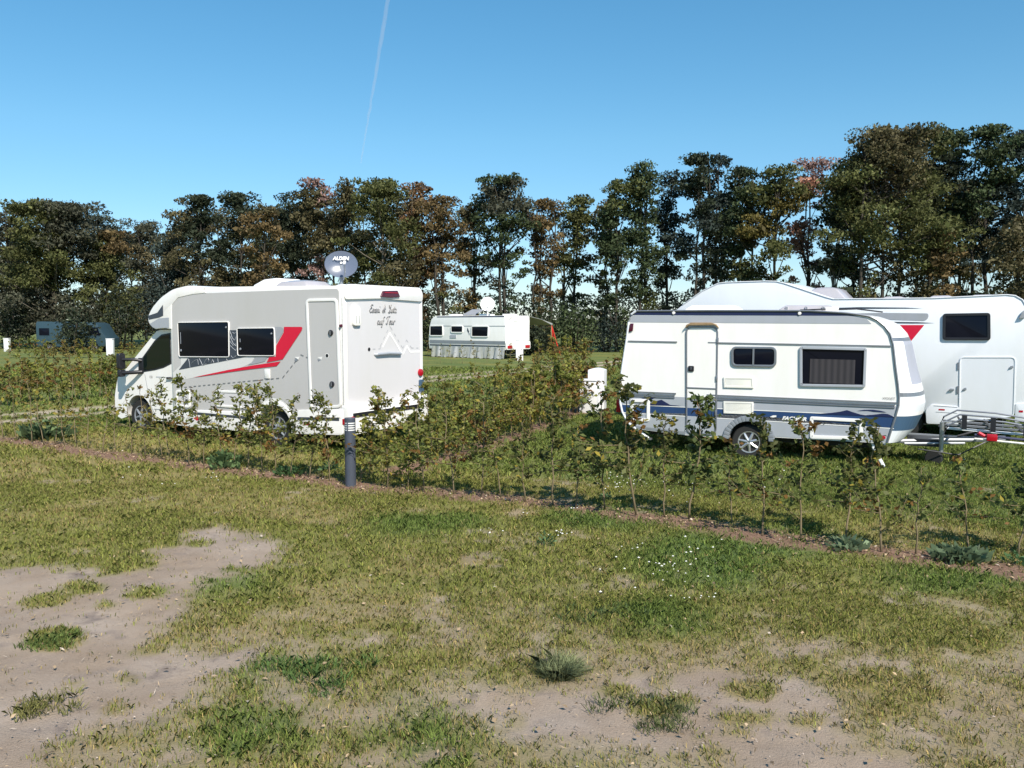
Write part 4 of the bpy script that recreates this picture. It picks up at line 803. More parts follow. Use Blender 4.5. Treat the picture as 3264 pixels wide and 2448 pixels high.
x_ = MB(); an = ax_ / np.linalg.norm(ax_); x_.tube([lc - an * .08, lc - an * .12 + np.array([0, 0, -.3]), (lc[0], lc[1], 2.56)], .045, 'white', 8); x_.tube([lc + np.array([0, 0, -.42]), lc + an * .35 + np.array([0, 0, -.25])], .018, 'mid_grey', 5); x_.lathe([(.035, 0), (.035, .08), (.001, .08)], lc + an * .3 + np.array([0, 0, -.25]), -an, 'mid_grey', 10); x_.build('mount_arm', dd4)
x_ = MB(); x_.loft([[(-3.9, .5, 2.63), (-2.9, .5, 2.63), (-2.9, 1.4, 2.98), (-3.9, 1.4, 2.98)], [(-3.9, .52, 2.60), (-2.9, .52, 2.60), (-2.9, 1.42, 2.95), (-3.9, 1.42, 2.95)]], 'graphic_grey'); x_.build('solar_panel', c3)
for u0, l_ in ((-5.0, .5), (-2.4, .6), (-.6, .5)): x_ = MB(); x_.box((u0 - l_ / 2, .7, 2.57), (u0 + l_ / 2, 1.5, 2.68), 'white'); x_.build('roof_vent', c3, .03)
x_ = MB(); n = 60; bot_ = []; top_ = []
for i in range(n + 1):
    u = lerp(-.05, -L4 + .35, i / n); dpt = -.10 + .06 * math.sin(i * .9) + .05 * math.sin(i * 2.3 + 1); top_.append((u, -.02, .68)); bot_.append((u, dpt - .06, .02 + .03 * math.sin(i * 1.7)))
x_.loft([top_, [(a[0], (a[1] + c_[1]) / 2 - .05 * math.sin(i * 1.3), .35) for i, (a, c_) in enumerate(zip(top_, bot_))], bot_], 'fabric', cap=False, closed=False); x_.build('skirting', c3, 0, 2)
wheel(c3, -2.6, .15, .32, -1, .18, 5); wheel(c3, -2.6, W4 - .15, .32, 1, .18, 5)
x_ = MB(); x_.loft([[(-4.2, W4, 2.55), (0, W4, 2.55), (0, W4, 2.52), (-4.2, W4, 2.52)], [(-4.2, W4 + 1.2, 2.36), (0, W4 + 1.2, 2.36), (0, W4 + 1.2, 2.34), (-4.2, W4 + 1.2, 2.34)], [(-4.2, W4 + 2.35, 2.10), (0, W4 + 2.35, 2.10), (0, W4 + 2.35, 1.98), (-4.2, W4 + 2.35, 1.98)]], 'awning'); aw = x_.build('awning', c3)
for u in (-4.15, -.05): x_ = MB(); x_.tube([(u, W4 + 2.3, 2.05), (u, W4 + 2.3, 0)], .03, 'wood', 6); x_.build('awning_pole', aw)
x_ = MB(); x_.tube([(-.05, W4 + 2.3, 2.02), (.1, W4 + 2.6, 1.0), (.25, W4 + 2.9, .02)], .032, 'strap', 5); x_.tube([(-.05, W4 + 2.3, 2.02), (.0, W4 + 2.45, 1.0), (.05, W4 + 2.6, .02)], .026, 'strap', 5); x_.build('storm_strap', aw)

# ------------------------------------------------------------------ pale blue camper van in the shade on the far left
vl = at(118, 1120, 61); vr = at(340, 1120, 61); F5 = Frame(vl[0], 61.0, 0.02); r7 = zm(5.53, 0, 960); V_ = lambda p: F5.uv(r7(p))
cvn = vehicle('camper_van', F5, 'pale blue camper van half hidden under the big tree at the left', 'camper van'); b = MB()
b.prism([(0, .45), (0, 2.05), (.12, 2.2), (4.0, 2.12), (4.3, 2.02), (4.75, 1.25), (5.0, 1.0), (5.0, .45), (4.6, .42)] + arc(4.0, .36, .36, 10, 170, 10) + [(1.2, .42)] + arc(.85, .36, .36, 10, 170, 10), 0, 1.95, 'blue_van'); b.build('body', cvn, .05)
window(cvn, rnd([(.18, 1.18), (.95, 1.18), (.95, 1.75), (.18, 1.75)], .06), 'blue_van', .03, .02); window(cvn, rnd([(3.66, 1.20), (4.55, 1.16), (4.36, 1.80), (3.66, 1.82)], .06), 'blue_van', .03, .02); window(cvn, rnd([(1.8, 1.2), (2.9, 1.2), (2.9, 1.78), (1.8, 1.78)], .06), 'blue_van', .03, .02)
for u in (.85, 4.0): wheel(cvn, u, .1, .32, -1, .2, 5); wheel(cvn, u, 1.85, .32, 1, .2, 5)

# ------------------------------------------------------------------ utility pillars
def pillar(px, py, w, d, h, label, yaw=0, capm=True):
    p = gp(px, py); o = tag(empty('utility_pillar', p, (0, 0, yaw)), label, 'utility pillar', 'white service pillars between the pitches'); m = MB()
    m.loft([[(-w / 2, 0, -.03), (w / 2, 0, -.03), (w / 2, d, -.03), (-w / 2, d, -.03)], [(-w / 2, 0, h), (w / 2, 0, h), (w / 2, d, h), (-w / 2, d, h)]], 'pillar'); m.build('cabinet', o, .02)
    m = MB(); m.box((-w / 2 - .02, -.02, h + .002), (w / 2 + .02, d + .02, h + .05), 'pillar'); m.build('cap', o, .015)
    m = MB(); m.lathe([(.03, 0), (.02, .015), (.001, .018)], (w * .25, 0, h * .55), (0, -1, 0), 'mid_grey', 10); m.build('lock', o); return o
pillar(349, 1133, .42, .3, 1.05, 'white service pillar in front of the blue camper van')
pillar(20, 1120, .36, .3, .92, 'white service pillar at the far left edge beyond the sapling hedge')
pillar(1656, 1149, .42, .3, 1.15, 'white service pillar in front of the distant caravan with the round dish')
p = gp(1893, 1313); bxo = tag(empty('utility_pillar', p, (0, 0, R(-20))), 'white service box with an arched tower, left of the blue-striped caravan', 'utility pillar', 'white service pillars between the pitches')
m = MB(); arch = [(-.20, -.02), (.22, -.02), (.22, 1.06)] + [(lerp(.22, -.20, i / 8), 1.06 + .05 * math.sin(math.pi * i / 8)) for i in range(9)] + [(-.20, 1.06)]
m.prism(arch[:-1], .12, .45, 'pillar'); m.build('tower', bxo, .015)
m = MB(); m.box((-.32, -.22, -.02), (.12, .115, .80), 'pillar'); m.box((-.33, -.24, .802), (.13, .115, .84), 'pillar')
for i in range(6): m.box((-.335, -.20 + i * .052, .08), (-.322, -.17 + i * .052, .74), 'pillar')
m.build('cabinet', bxo, .012); m = MB(); m.side(rect(-.14, .86, .16, 1.03, .03), 'cool_white', .112); m.build('panel', bxo)

# ------------------------------------------------------------------ bollard lamp
p = gp(1118, 1547); bo = tag(empty('bollard_lamp', p), 'dark grey bollard lamp with pale slotted head, standing in the sapling hedge', 'bollard lamp'); m = MB()
br = .077; m.lathe([(br, -.05), (br, .775)], (0, 0, 0), (0, 0, 1), 'bollard', 32); m.build('post', bo)
m = MB(); m.lathe([(br * .93, .775), (br * .93, .915)], (0, 0, 0), (0, 0, 1), 'white', 28); m.build('diffuser', bo)
m = MB()
for i in range(5): z0 = .7755 + i * .0325; m.lathe([(br, z0), (br, z0 + .0125), (br * .7, z0 + .0125), (br * .7, z0)], (0, 0, 0), (0, 0, 1), 'bollard', 32)
m.lathe([(br, .918), (br, .955), (br * .9, .965), (.001, .968)], (0, 0, 0), (0, 0, 1), 'bollard', 32)
for a in (.2, 2.3, 4.4): m.box((br * .9 * math.cos(a) - .008, br * .9 * math.sin(a) - .008, .77), (br * .9 * math.cos(a) + .008, br * .9 * math.sin(a) + .008, .93), 'bollard')
m.build('lamp_head', bo, 0)
# ------------------------------------------------------------------ hedge saplings
HG = [(.160, .175, .050), (.125, .150, .048), (.215, .205, .052), (.100, .130, .045), (.20, .165, .050), (.110, .120, .040), (.215, .220, .050), (.180, .205, .050)]
def sapling_parts(seed, h, nl, clear, spread, lsize, hue, fork=False, nb=13, thick=.010):
    rng = np.random.default_rng(seed); m = MB(); k = 9
    zz = np.linspace(0, h, k); wob = np.cumsum(rng.normal(0, .020, (k, 2)), 0) * np.linspace(.3, 1.6, k)[:, None]; wob[0] = 0
    P = np.column_stack([wob, zz]); P[0, 2] = -.05
    m.tube(P, [lerp(thick, thick * .35, i / (k - 1)) for i in range(k)], 'stem', 5)
    C = []; D = []
    def at_z(z_): return np.array([np.interp(z_, zz, P[:, 0]), np.interp(z_, zz, P[:, 1]), z_])
    brs = []
    for i in range(nb):
        z0 = clear + (h - clear) * (i + rng.random() * .8) / nb; b0 = at_z(z0); a = rng.uniform(0, 2 * math.pi)
        L = spread * rng.uniform(.45, 1.1) * (1 - .45 * (z0 / h) ** 2); d = np.array([math.cos(a), math.sin(a), rng.uniform(.1, .9)]); d /= np.linalg.norm(d)
        brs.append((b0, b0 + d * L * .55 + np.array([0, 0, .02]), b0 + d * L + np.array([0, 0, rng.uniform(-.06, .05)])))
    for i in range(3):                                            # a few longer, nearly bare side shoots
        z0 = rng.uniform(.22, .6) * h; b0 = at_z(z0); a = rng.uniform(0, 6.28); L = spread * rng.uniform(1.2, 1.9); brs.append((b0, b0 + np.array([math.cos(a) * L * .6, math.sin(a) * L * .6, .05]), b0 + np.array([math.cos(a) * L, math.sin(a) * L, rng.uniform(.05, .28)])))
    if fork:
        a = rng.uniform(-.6, .6); z0 = clear * .55; b0 = at_z(z0); s_ = 1 if rng.random() < .5 else -1
        brs.append((b0, b0 + np.array([s_ * .22, a * .1, .14]), b0 + np.array([s_ * .38, a * .2, .5])))
    for br_ in brs: m.tube(br_, [.0052, .004, .002], 'stem', 4)
    per = max(2, nl // len(brs))
    for b0, b1, b2 in brs:
        for j in range(per):
            q = .18 + .85 * (j + rng.random()) / per; p_ = (b0 * (1 - q) ** 2 + 2 * b1 * q * (1 - q) + b2 * q * q) if q <= 1 else b2
            C.append(p_ + rng.normal(0, .028, 3)); dd_ = (b2 - b0); D.append(dd_ / (np.linalg.norm(dd_) + 1e-6) + rng.normal(0, .7, 3) + np.array([0, 0, -.25]))
    C = np.array(C); D = np.array(D); n = len(C)
    Q_ = leaf_quads(rng, C, lsize * rng.uniform(.7, 1.25, n), lsize * .62 * rng.uniform(.8, 1.15, n), .8, D)
    base = np.array(HG[hue]); bl = rng.random(n); T = np.tile(base, (n, 1)) * rng.uniform(.75, 1.25, (n, 1))
    nzn = fbm(C[:, 0] + seed, C[:, 2], 4.0, 2, seed); T = np.where((nzn > .72)[:, None], np.array([.21, .115, .038]) * rng.uniform(.6, 1.2, (n, 1)), T)
    T = np.where((bl > .93)[:, None], np.array([.30, .24, .045]), T)
    return m, Q_, T
PROTO = {}
def proto(key, *a, **kw):
    m, Q_, T = sapling_parts(*a, **kw); r = empty('hedge_sapling'); m.build('stem', r, 0, 2, recalc=False); qmesh('foliage', Q_, T, M['hedge_leaf'], 4, r); PROTO.setdefault(key, []).append([r, False])
for i, (h, nl, cl, sprd, hue, fk) in enumerate([(1.22, 270, .40, .27, 0, 0), (1.12, 220, .38, .25, 1, 0), (1.30, 330, .36, .31, 0, 1), (1.02, 180, .36, .23, 2, 0), (1.34, 290, .42, .29, 1, 1), (1.18, 360, .28, .29, 0, 0), (.95, 140, .40, .23, 4, 0), (1.25, 240, .46, .27, 2, 1)]):
    proto('front', 100 + i, h, nl, cl, sprd, .068, hue, bool(fk), 15)
for i, (h, nl, cl, sprd, hue, fk) in enumerate([(1.30, 330, .40, .29, 5, 0), (1.18, 260, .38, .27, 5, 0), (1.34, 380, .40, .33, 1, 1), (1.08, 190, .38, .27, 3, 0), (1.40, 380, .42, .31, 5, 1), (1.22, 430, .36, .30, 3, 0), (1.0, 160, .40, .27, 1, 0), (1.28, 330, .36, .31, 5, 1)]): proto('thin', 150 + i, h, nl, cl, sprd, .076, hue, bool(fk), 14, thick=.0125)
for i, (h, nl, cl, sprd, hue) in enumerate([(1.15, 400, .18, .27, 6), (1.28, 440, .15, .30, 2), (1.05, 360, .16, .28, 7), (1.25, 400, .2, .28, 6)]): proto('thick', 200 + i, h, nl, cl, sprd, .070, hue, True, 20)
for i, (h, nl, cl, sprd, hue) in enumerate([(1.2, 230, .22, .34, 6), (1.05, 190, .2, .32, 2), (1.25, 240, .25, .36, 7), (1.1, 200, .2, .34, 6), (1.2, 210, .18, .36, 4)]): proto('far', 300 + i, h, nl, cl, sprd, .105, hue, True, 16, thick=.014)
for i, (h, nl, cl, sprd, hue) in enumerate([(1.2, 60, .3, .22, 2), (1.1, 45, .35, .2, 0), (1.3, 70, .3, .24, 4)]): proto('sparse', 400 + i, h, nl, cl, sprd, .085, hue, False, 9)
_rng = random.Random(8); _cnt = {}
def sapling(key, x, y, label, group, sc=1.0, which=None, lean=0.0):
    P = PROTO[key]; i = _cnt.get(key, 0); _cnt[key] = i + 1; pr = P[(i * 5 + i // 3) % len(P) if which is None else which]
    if not pr[1]: r = pr[0]; pr[1] = True
    else:
        r = pr[0].copy(); COL.objects.link(r)
        for c_ in list(pr[0].children):
            d = c_.copy(); COL.objects.link(d); d.parent = r
    r.location = (x, y, 0); r.rotation_euler = (_rng.gauss(0, .04), lean + _rng.gauss(0, .045), _rng.uniform(0, 6.28)); s_ = sc * _rng.uniform(.92, 1.08); r.scale = (s_, s_, s_)
    return tag(r, label, 'hedge sapling', group)
ORD = 'first second third fourth fifth sixth seventh eighth ninth tenth eleventh twelfth thirteenth fourteenth fifteenth sixteenth seventeenth eighteenth nineteenth twentieth twenty-first twenty-second twenty-third twenty-fourth twenty-fifth twenty-sixth twenty-seventh twenty-eighth twenty-ninth thirtieth thirty-first thirty-second thirty-third thirty-fourth thirty-fifth'.split()
z3 = zm(1.6217, 1900, 1250); z2 = zm(2.212, 1000, 1150); z1 = zm(2.011, 0, 1260)
right = [(z2(p), k_, s_, w_, l_) for p, k_, s_, w_, l_ in [((330,850),'thick',1.08,0,0),((390,800),'front',1.0,5,0),((520,890),'thick',1.05,1,0),((660,900),'thick',.98,2,0),((785,920),'front',1.0,5,0),((990,935),'front',1.0,2,.05),((1180,955),'front',1.08,4,-.1),((1320,965),'front',1.05,0,.1),((1495,990),'thin',.95,1,0),((1690,1015),'thin',1.0,0,-.04),((1845,1030),'thin',.92,3,-.02)]] + \
        [(z3(p), k_, s_, w_, l_) for p, k_, s_, w_, l_ in [((45,600),'thin',1.05,2,-.06),((210,635),'thin',1.12,4,.14),((355,640),'thin',.98,0,.02),((480,655),'thin',1.12,5,.02),((705,672),'thin',.86,3,.02),((860,735),'thin',1.0,7,-.03),((1060,760),'thin',1.0,2,-.03),((1290,750),'thin',.92,1,-.02),((1475,820),'thin',1.08,7,.03),((1650,835),'thin',.86,6,0),((1930,825),'thin',.84,3,0),((2180,855),'thin',1.02,5,.0),((2420,880),'thin',1.0,1,0)]]
for i, (p, k_, s_, w_, l_) in enumerate(right):
    q = gp(*p); sapling(k_, q[0], q[1], f'{ORD[i]} hedge sapling to the right of the dark grey bollard in the front row', 'saplings of the front hedge row', s_, w_, l_)
left = [z1(p) for p in [(2110,545),(1985,530),(1860,515),(1765,500),(1680,490),(1590,470),(1500,465),(1430,455),(1310,450),(1210,438),(1090,415),(1040,400),(930,390),(845,375),(740,365),(655,370),(565,347),(490,332),(415,322),(350,318),(285,318),(205,303),(105,290),(20,275),(-60,262),(-140,250)]]
for i, p in enumerate(left):
    q = gp(*p); sapling('front' if i < 11 else 'sparse', q[0], q[1], f'{ORD[i]} hedge sapling to the left of the dark grey bollard in the front row', 'saplings of the front hedge row', 1.04 if i < 11 else .98, None, _rng.gauss(0, .05))
def along(pl, step, jit):
    out = []; acc = 0
    for a, c_ in zip(pl[:-1], pl[1:]):
        a = np.array(a); c_ = np.array(c_); L = np.linalg.norm(c_ - a); q = acc
        while q < L: p_ = a + (c_ - a) * q / L; out.append((p_[0] + _rng.gauss(0, jit), p_[1] + _rng.gauss(0, jit))); q += step
        acc = q - L
    return out
for x, y in along([(-1.55, 13.75), (-.15, 16.6), (1.22, 20.4), (2.2, 24.0)], .27, .06): sapling('thick' if y < 18 else 'far', x, y, 'leafy hedge sapling in the row running back between the two pitches', 'saplings of the row between the pitches', 1.02)
for x, y in along([(-1.0, 27.5), (1.6, 30.5), (5.2, 34)], .62, .14): sapling('far', x, y, 'thin hedge sapling on the grass just before the sandy track', 'saplings before the sandy track', .9)
for x, y in along([tuple(gp(-120, 1302)[:2]), tuple(gp(390, 1262)[:2])], .30, .08): sapling('far', x, y, 'hedge sapling in the row just beyond the sandy track, left of the grey motorhome cab', 'saplings beyond the track on the left', .95)
for x, y in along([tuple(gp(60, 1228)[:2]), tuple(gp(420, 1208)[:2])], .42, .1): sapling('far', x, y, 'hedge sapling in the second row back, between the track and the camper van', 'saplings of the second row on the left', .98)
for x, y in along([tuple(gp(40, 1141)[:2]), tuple(gp(318, 1141)[:2])], .42, .12): sapling('far', x, y, 'brownish hedge sapling right in front of the blue camper van', 'saplings in front of the camper van', .95)
for x, y in along([tuple(gp(385, 1141)[:2]), tuple(gp(560, 1143)[:2])], .5, .15): sapling('far', x, y, 'hedge sapling on the far grass behind the grey motorhome cab', 'saplings behind the cab', .9)
for x, y in along([tuple(gp(1725, 1160)[:2]), tuple(gp(1872, 1156)[:2])], .28, .22): sapling('far', x, y, 'bushy brown hedge sapling to the right of the distant caravan', 'saplings beside the distant caravan', 1.12)
for x, y in along([tuple(gp(1368, 1158)[:2]), tuple(gp(1640, 1160)[:2])], .62, .1): sapling('sparse', x, y, 'spindly hedge sapling in front of the distant caravan skirting', 'saplings before the distant caravan', .95)
for x, y in along([tuple(gp(1760, 1200)[:2]), tuple(gp(1850, 1195)[:2])], .55, .2): sapling('far', x, y, 'hedge sapling behind the white service box beside the track', 'saplings behind the service box', .85)
for P in PROTO.values():
    for r, used in P:
        if not used:
            for c_ in list(r.children): bpy.data.objects.remove(c_)
            bpy.data.objects.remove(r)

# ------------------------------------------------------------------ weeds, tufts, flowers, small litter on the ground
def weed(px, py, rad, h, n, col, label, name='weed', seed=1):
    rng = np.random.default_rng(seed); p = gp(px, py); C = []; D = []
    for i in range(n):
        a = rng.uniform(0, 6.28); q = rng.uniform(.1, 1); d = np.array([math.cos(a), math.sin(a), rng.uniform(.3, 1.6)]); d /= np.linalg.norm(d)
        C.append(np.array([math.cos(a) * rad * q, math.sin(a) * rad * q, h * rng.uniform(.15, 1) * (1.1 - q * .6)])); D.append(d)
    n_ = len(C); V = leaf_quads(rng, np.array(C), rng.uniform(.6, 1.2, n_) * rad * .6, rng.uniform(.8, 1.2, n_) * rad * .24, .8, np.array(D))
    o = qmesh(name, V, np.tile(np.array(col), (n_, 1)) * rng.uniform(.7, 1.4, (n_, 1)), M['hedge_leaf'], 4); o.location = p; return tag(o, label, 'weed')
GW = (.13, .20, .085)
weed(718, 1492, .26, .30, 110, GW, 'leafy green thistle weed under the saplings, left of the bollard', seed=1)
weed(925, 1512, .24, .12, 80, (.07, .13, .05), 'flat pale green weed on the bare strip nearest the bollard on its left', seed=2)
weed(1052, 1500, .16, .14, 50, (.10, .16, .07), 'small dark weed right beside the foot of the bollard', seed=3)
weed(1742, 1738, .10, .14, 34, (.10, .16, .07), 'small broad-leaved weed alone on the open grass by the white clover', seed=4)
weed(2705, 1748, .20, .12, 90, (.15, .20, .115), 'low grey green weed on the bare strip below the blue-striped caravan', seed=5)
weed(3245, 1800, .14, .12, 40, (.08, .15, .06), 'bright green weed at the right-hand end of the sapling row', seed=6)
weed(3060, 1782, .28, .10, 120, (.11, .155, .085), 'dark spreading weed in the shade between the last saplings on the right', seed=7)
weed(1930, 1590, .10, .10, 30, GW, 'little weed on the soil strip between saplings in front of the service box', seed=8)
weed(150, 1395, .5, .34, 130, (.12, .17, .08), 'dark patch of nettle at the left end of the front sapling row', seed=9)
def tuft(px, py, rad, h, n, col, label, seed, radial=.25):
    rng = np.random.default_rng(seed); p = gp(px, py); a = rng.uniform(0, 6.28, n); q = np.sqrt(rng.random(n)) * rad * .7
    nk = 9; kc = rng.normal(size=(nk, 2)) * np.array([rad * .62, rad * .40]); ki = rng.integers(nk, size=n)
    if radial > .5: kc *= 0
    x, y = kc[ki, 0] + np.cos(a) * q * .55, kc[ki, 1] + np.sin(a) * q * .55; hh = h * rng.uniform(.3, 1.15, n); w = .0032; a3 = np.where(rng.random(n) < radial, a, rng.uniform(0, 6.28, n)); ll = hh * rng.uniform(.4, 1.6, n) if radial < .5 else rad * .65 * rng.random(n)
    lx, ly = np.cos(a3) * ll, np.sin(a3) * ll
    sx, sy = -np.sin(a + 1) * w, np.cos(a + 1) * w; z0 = np.zeros(n) - .01
    V = np.stack([np.stack([x - sx, y - sy, z0], 1), np.stack([x + sx, y + sy, z0], 1), np.stack([x + lx * .5 + sx * .7, y + ly * .5 + sy * .7, hh * .7], 1), np.stack([x + lx, y + ly, hh * .9], 1), np.stack([x + lx * .5 - sx * .7, y + ly * .5 - sy * .7, hh * .7], 1)], 1)
    o = qmesh('grass_tuft', V, np.tile(np.array(col), (n, 1)) * rng.uniform(.7, 1.4, (n, 1)), M['blade'], 5); o.location = p; return tag(o, label, 'grass tuft')
tuft(1780, 2145, .30, .10, 1100, (.17, .19, .095), 'thick grey green grass tuft at the edge of the bare earth, bottom middle', 1, .8)
tuft(2085, 2270, .24, .05, 520, (.12, .14, .055), 'grass tuft alone on the bare earth, right of the biggest grey tuft', 2)
tuft(170, 2045, .24, .045, 700, (.13, .175, .05), 'round green grass tuft alone on the bare earth at the left', 3)
tuft(120, 2252, .22, .045, 420, (.18, .175, .06), 'yellowish grass tuft on the bare earth near the lower left corner', 4)
tuft(1900, 1965, .2, .055, 320, (.09, .13, .05), 'dark grass tuft standing up in the middle of the meadow', 5)
tuft(950, 2160, .30, .05, 900, (.10, .165, .05), 'lush green grass tuft on the right rim of the big bare patch', 6)
def dots(name, label, cat, spots, n, r, mat, seed, z_=.05, tint=None):
    rng = np.random.default_rng(seed); V = []; 
    oc_ = np.array([(1,0,0),(-1,0,0),(0,1,0),(0,-1,0),(0,0,1),(0,0,-1)]); fs = [(0,2,4),(2,1,4),(1,3,4),(3,0,4),(2,0,5),(1,2,5),(3,1,5),(0,3,5)]
    for (px, py, sx, sy, k_) in spots:
        for i in range(int(n * k_)):
            p = gp(px + rng.normal() * sx, py + rng.normal() * sy); rr_ = r * rng.uniform(.5, 1.3) * np.array([1, 1, .75])
            p[2] = z_ * rng.uniform(.4, 1.1); oo = oc_ * rr_ + p
            for f in fs: V += [oo[f[0]], oo[f[1]], oo[f[2]]]
    V = np.array(V); T = np.tile(np.array(tint or (.7, .7, .65)), (len(V) // 3, 1)) * np.repeat(rng.uniform(.6, 1.3, (len(V) // 24, 1)), 8, 0)
    return tag(qmesh(name, V, T, mat, 3), label, cat, kind='stuff')
dots('clover_flowers', 'scattered small white clover flowers in the grass', 'flowers', [(2160,1805,55,18,.8),(2120,1830,120,45,.7),(1790,1708,20,8,.35),(2010,1545,60,14,1.0),(2120,1560,120,22,.9),(2020,1750,20,8,.2),(2190,1905,60,12,.25),(1665,1640,15,6,.15),(1830,1632,20,6,.2),(2500,1540,160,30,.5),(1545,1705,30,8,.25),(380,1530,40,20,.15),(620,1540,60,12,.3),(2900,1500,160,30,.3),(1900,1530,60,15,.3)], 26, .011, M['petal'], 3, .06)
dots('pebbles', 'small pale pebbles and crumbs of earth on the bare ground', 'pebbles', [(400,2100,260,160,1),(250,2330,200,90,1),(600,1800,160,50,.6),(1800,2330,220,60,1),(2200,2300,250,80,1),(1000,1535,250,12,.5),(2400,1700,500,60,.6),(3150,2280,80,60,.3),(1100,2200,300,150,.5)], 60, .007, M['bit'], 5, .004, (.34, .28, .235))
rng = np.random.default_rng(11); C = []
for a, c_ in zip(HEDGE[:-1], HEDGE[1:]):
    for _ in range(int(110 * np.linalg.norm(np.array(c_) - np.array(a)))):
        q = rng.random(); p = np.array(a) * (1 - q) + np.array(c_) * q; C.append((p[0] + rng.normal(0, .16), p[1] + rng.normal(0, .16) - .04, .012))
for _ in range(900): y = rng.uniform(4, 12); C.append((rng.uniform(-.65, .65) * y, y, .012))
nlv = len(C)
for _ in range(9000): y = math.sqrt(rng.uniform(15, 150)); C.append((rng.uniform(-.65, .65) * y, y, .008))
C = np.array(C); n = len(C); T = np.array([.30, .22, .14]) * rng.uniform(.4, 1.6, (n, 1)); T = np.where(rng.random((n, 1)) < .05, np.array([.5, .42, .34]), T)
tag(qmesh('fallen_leaves', leaf_quads(rng, C, rng.uniform(.02, .05, n), np.where(np.arange(n) < nlv, rng.uniform(.012, .03, n), .0042), 3.0, rng.normal(size=(n, 3)) * np.array([1, 1, .12])), T, M['bit'], 4), 'dry fallen leaves and twigs on the soil strip and grass', 'fallen leaves', kind='stuff')

# ------------------------------------------------------------------ trees
PAL = {'green': (.054, .072, .033), 'dark': (.040, .050, .030), 'blue': (.042, .056, .047), 'olive': (.092, .098, .036), 'brown': (.104, .091, .046), 'orange': (.145, .104, .048), 'red': (.122, .086, .054), 'pink': (.28, .18, .155), 'gold': (.115, .095, .030), 'grey': (.080, .082, .055)}
def tree_z(topD, y): return CAM_H + (690 - topD) * 1.4756 * y / FPX
def tree(xD, topD, hwD, y, pal, label, base=.34, dens=1.0, lower=.5, pal2=None, stems=1, seed=0, name='tree', conic=0.0, lsz=.20):
    rng = np.random.default_rng(seed * 13 + 7); k = 1.4756 * y / FPX; X = (xD - 1106) * k; h = tree_z(topD, y); Rr = hwD * k * 1.12
    root = tag(empty(name, (X, y, 0), (0, 0, 0)), label, 'tree', 'trees of the boundary row'); 
    nc = int(58 * dens * (Rr / 2.6) ** 1.15 * (h / 12)) + 22; cen = []; rad = []
    zb = h * base
    nl_ = 6 + int(4 * Rr / 2.5) + int(h / 5)
    lobes = [(((i + rng.random()) / nl_) ** .72, rng.uniform(0, 6.28), rng.random() ** .5 * .75) for i in range(nl_)]
    while len(cen) < nc:
        if rng.random() < .8:                                     # most leaf clumps gather round the limbs, leaving holes between
            lt, la_, lq = lobes[rng.integers(nl_)]; pr_ = math.sin(math.pi * min(1, (.20 + .80 * lt) ** .9)) ** .6 if not conic else (1 - lt) ** .8 * .95 + .12
            off = rng.normal(size=3) * np.array([.30 * Rr, .26 * Rr, .26 * Rr]) * (.75 if conic else 1); c_ = np.array([math.cos(la_) * Rr * pr_ * lq, math.sin(la_) * Rr * .8 * pr_ * lq, zb + (h - zb) * (.06 + .90 * lt)]) + off
            cen.append(tuple(c_)); rad.append(rng.uniform(.42, .98) * (.75 + .25 * Rr / 2.5)); continue
        t_ = rng.random() ** (.75); z_ = zb + (h - zb) * t_
        prof_ = math.sin(math.pi * min(1, (.16 + .84 * t_) ** .9)) ** .6 if not conic else (1 - t_) ** .8 * .95 + .12
        q = rng.random() ** .38; a = rng.uniform(0, 6.28); lob = 1 + .22 * math.sin(3 * a + seed) * math.sin(5 * t_ + seed * 2)
        cen.append((math.cos(a) * Rr * prof_ * q * lob, math.sin(a) * Rr * .8 * prof_ * q * lob, z_)); rad.append(rng.uniform(.42, .98) * (.75 + .25 * Rr / 2.5))
    for i in range(int(nc * lower)):                              # ragged sprays down the stem
        z_ = h * rng.uniform(.12, base + .1); a = rng.uniform(0, 6.28); q = rng.uniform(.1, .75); cen.append((math.cos(a) * Rr * q, math.sin(a) * Rr * .7 * q, z_)); rad.append(rng.uniform(.35, .75))
    cen = np.array(cen); rad = np.array(rad); cen[:, 2] = np.minimum(cen[:, 2], h - rad * .45)
    per = 96; C = []; T = []
    base_c = np.array(PAL[pal]); alt = np.array(PAL[pal2]) if pal2 else base_c * np.array([1.5, 1.25, 1.0])
    sel = vnoise(cen[:, 0] * .35 + seed * 3.1 + 40, cen[:, 2] * .35 + seed) 
    for c_, r_, s_ in zip(cen, rad, sel):
        n = int(per * (r_ / .6) ** 1.6); d = rng.normal(size=(n, 3)); d /= np.linalg.norm(d, axis=1)[:, None]; d *= (rng.random((n, 1)) ** .40) * r_ * np.array([1.05, 1.05, .55])
        C.append(c_ + d); col = (alt if s_ > .56 else base_c) * rng.uniform(.75, 1.3); T.append(np.tile(col, (n, 1)) * rng.uniform(.8, 1.2, (n, 1)))
    C = np.concatenate(C); T = np.concatenate(T); n = len(C)
    sz = lsz * np.exp(rng.normal(-.08, .38, n)); V = leaf_quads(rng, C, sz, sz * rng.uniform(.4, .75, n), .6)
    tr = MB(); bk_ = 'pale_bark' if rng.random() < .25 else 'bark'; tops = []
    for s_ in range(stems):
        ox, oy = (0, 0) if s_ == 0 else (rng.uniform(-.5, .5) * Rr, rng.uniform(-.4, .4)); P = [np.array([ox, oy, -.1])]; ln_ = rng.normal(0, .05, 2)
        for q in np.linspace(.14, .93, 7): P.append(np.array([ox + ln_[0] * q * h * .5 + rng.normal(0, .10), oy + ln_[1] * q * h * .5 + rng.normal(0, .10), q * h]))
        r0 = .011 * h * rng.uniform(.8, 1.2); tr.tube(P, [lerp(r0, .025, i / 7) for i in range(8)], bk_, 7); tops.append(P)
    idx = rng.permutation(len(cen))[:max(10, int(nc * .45))]
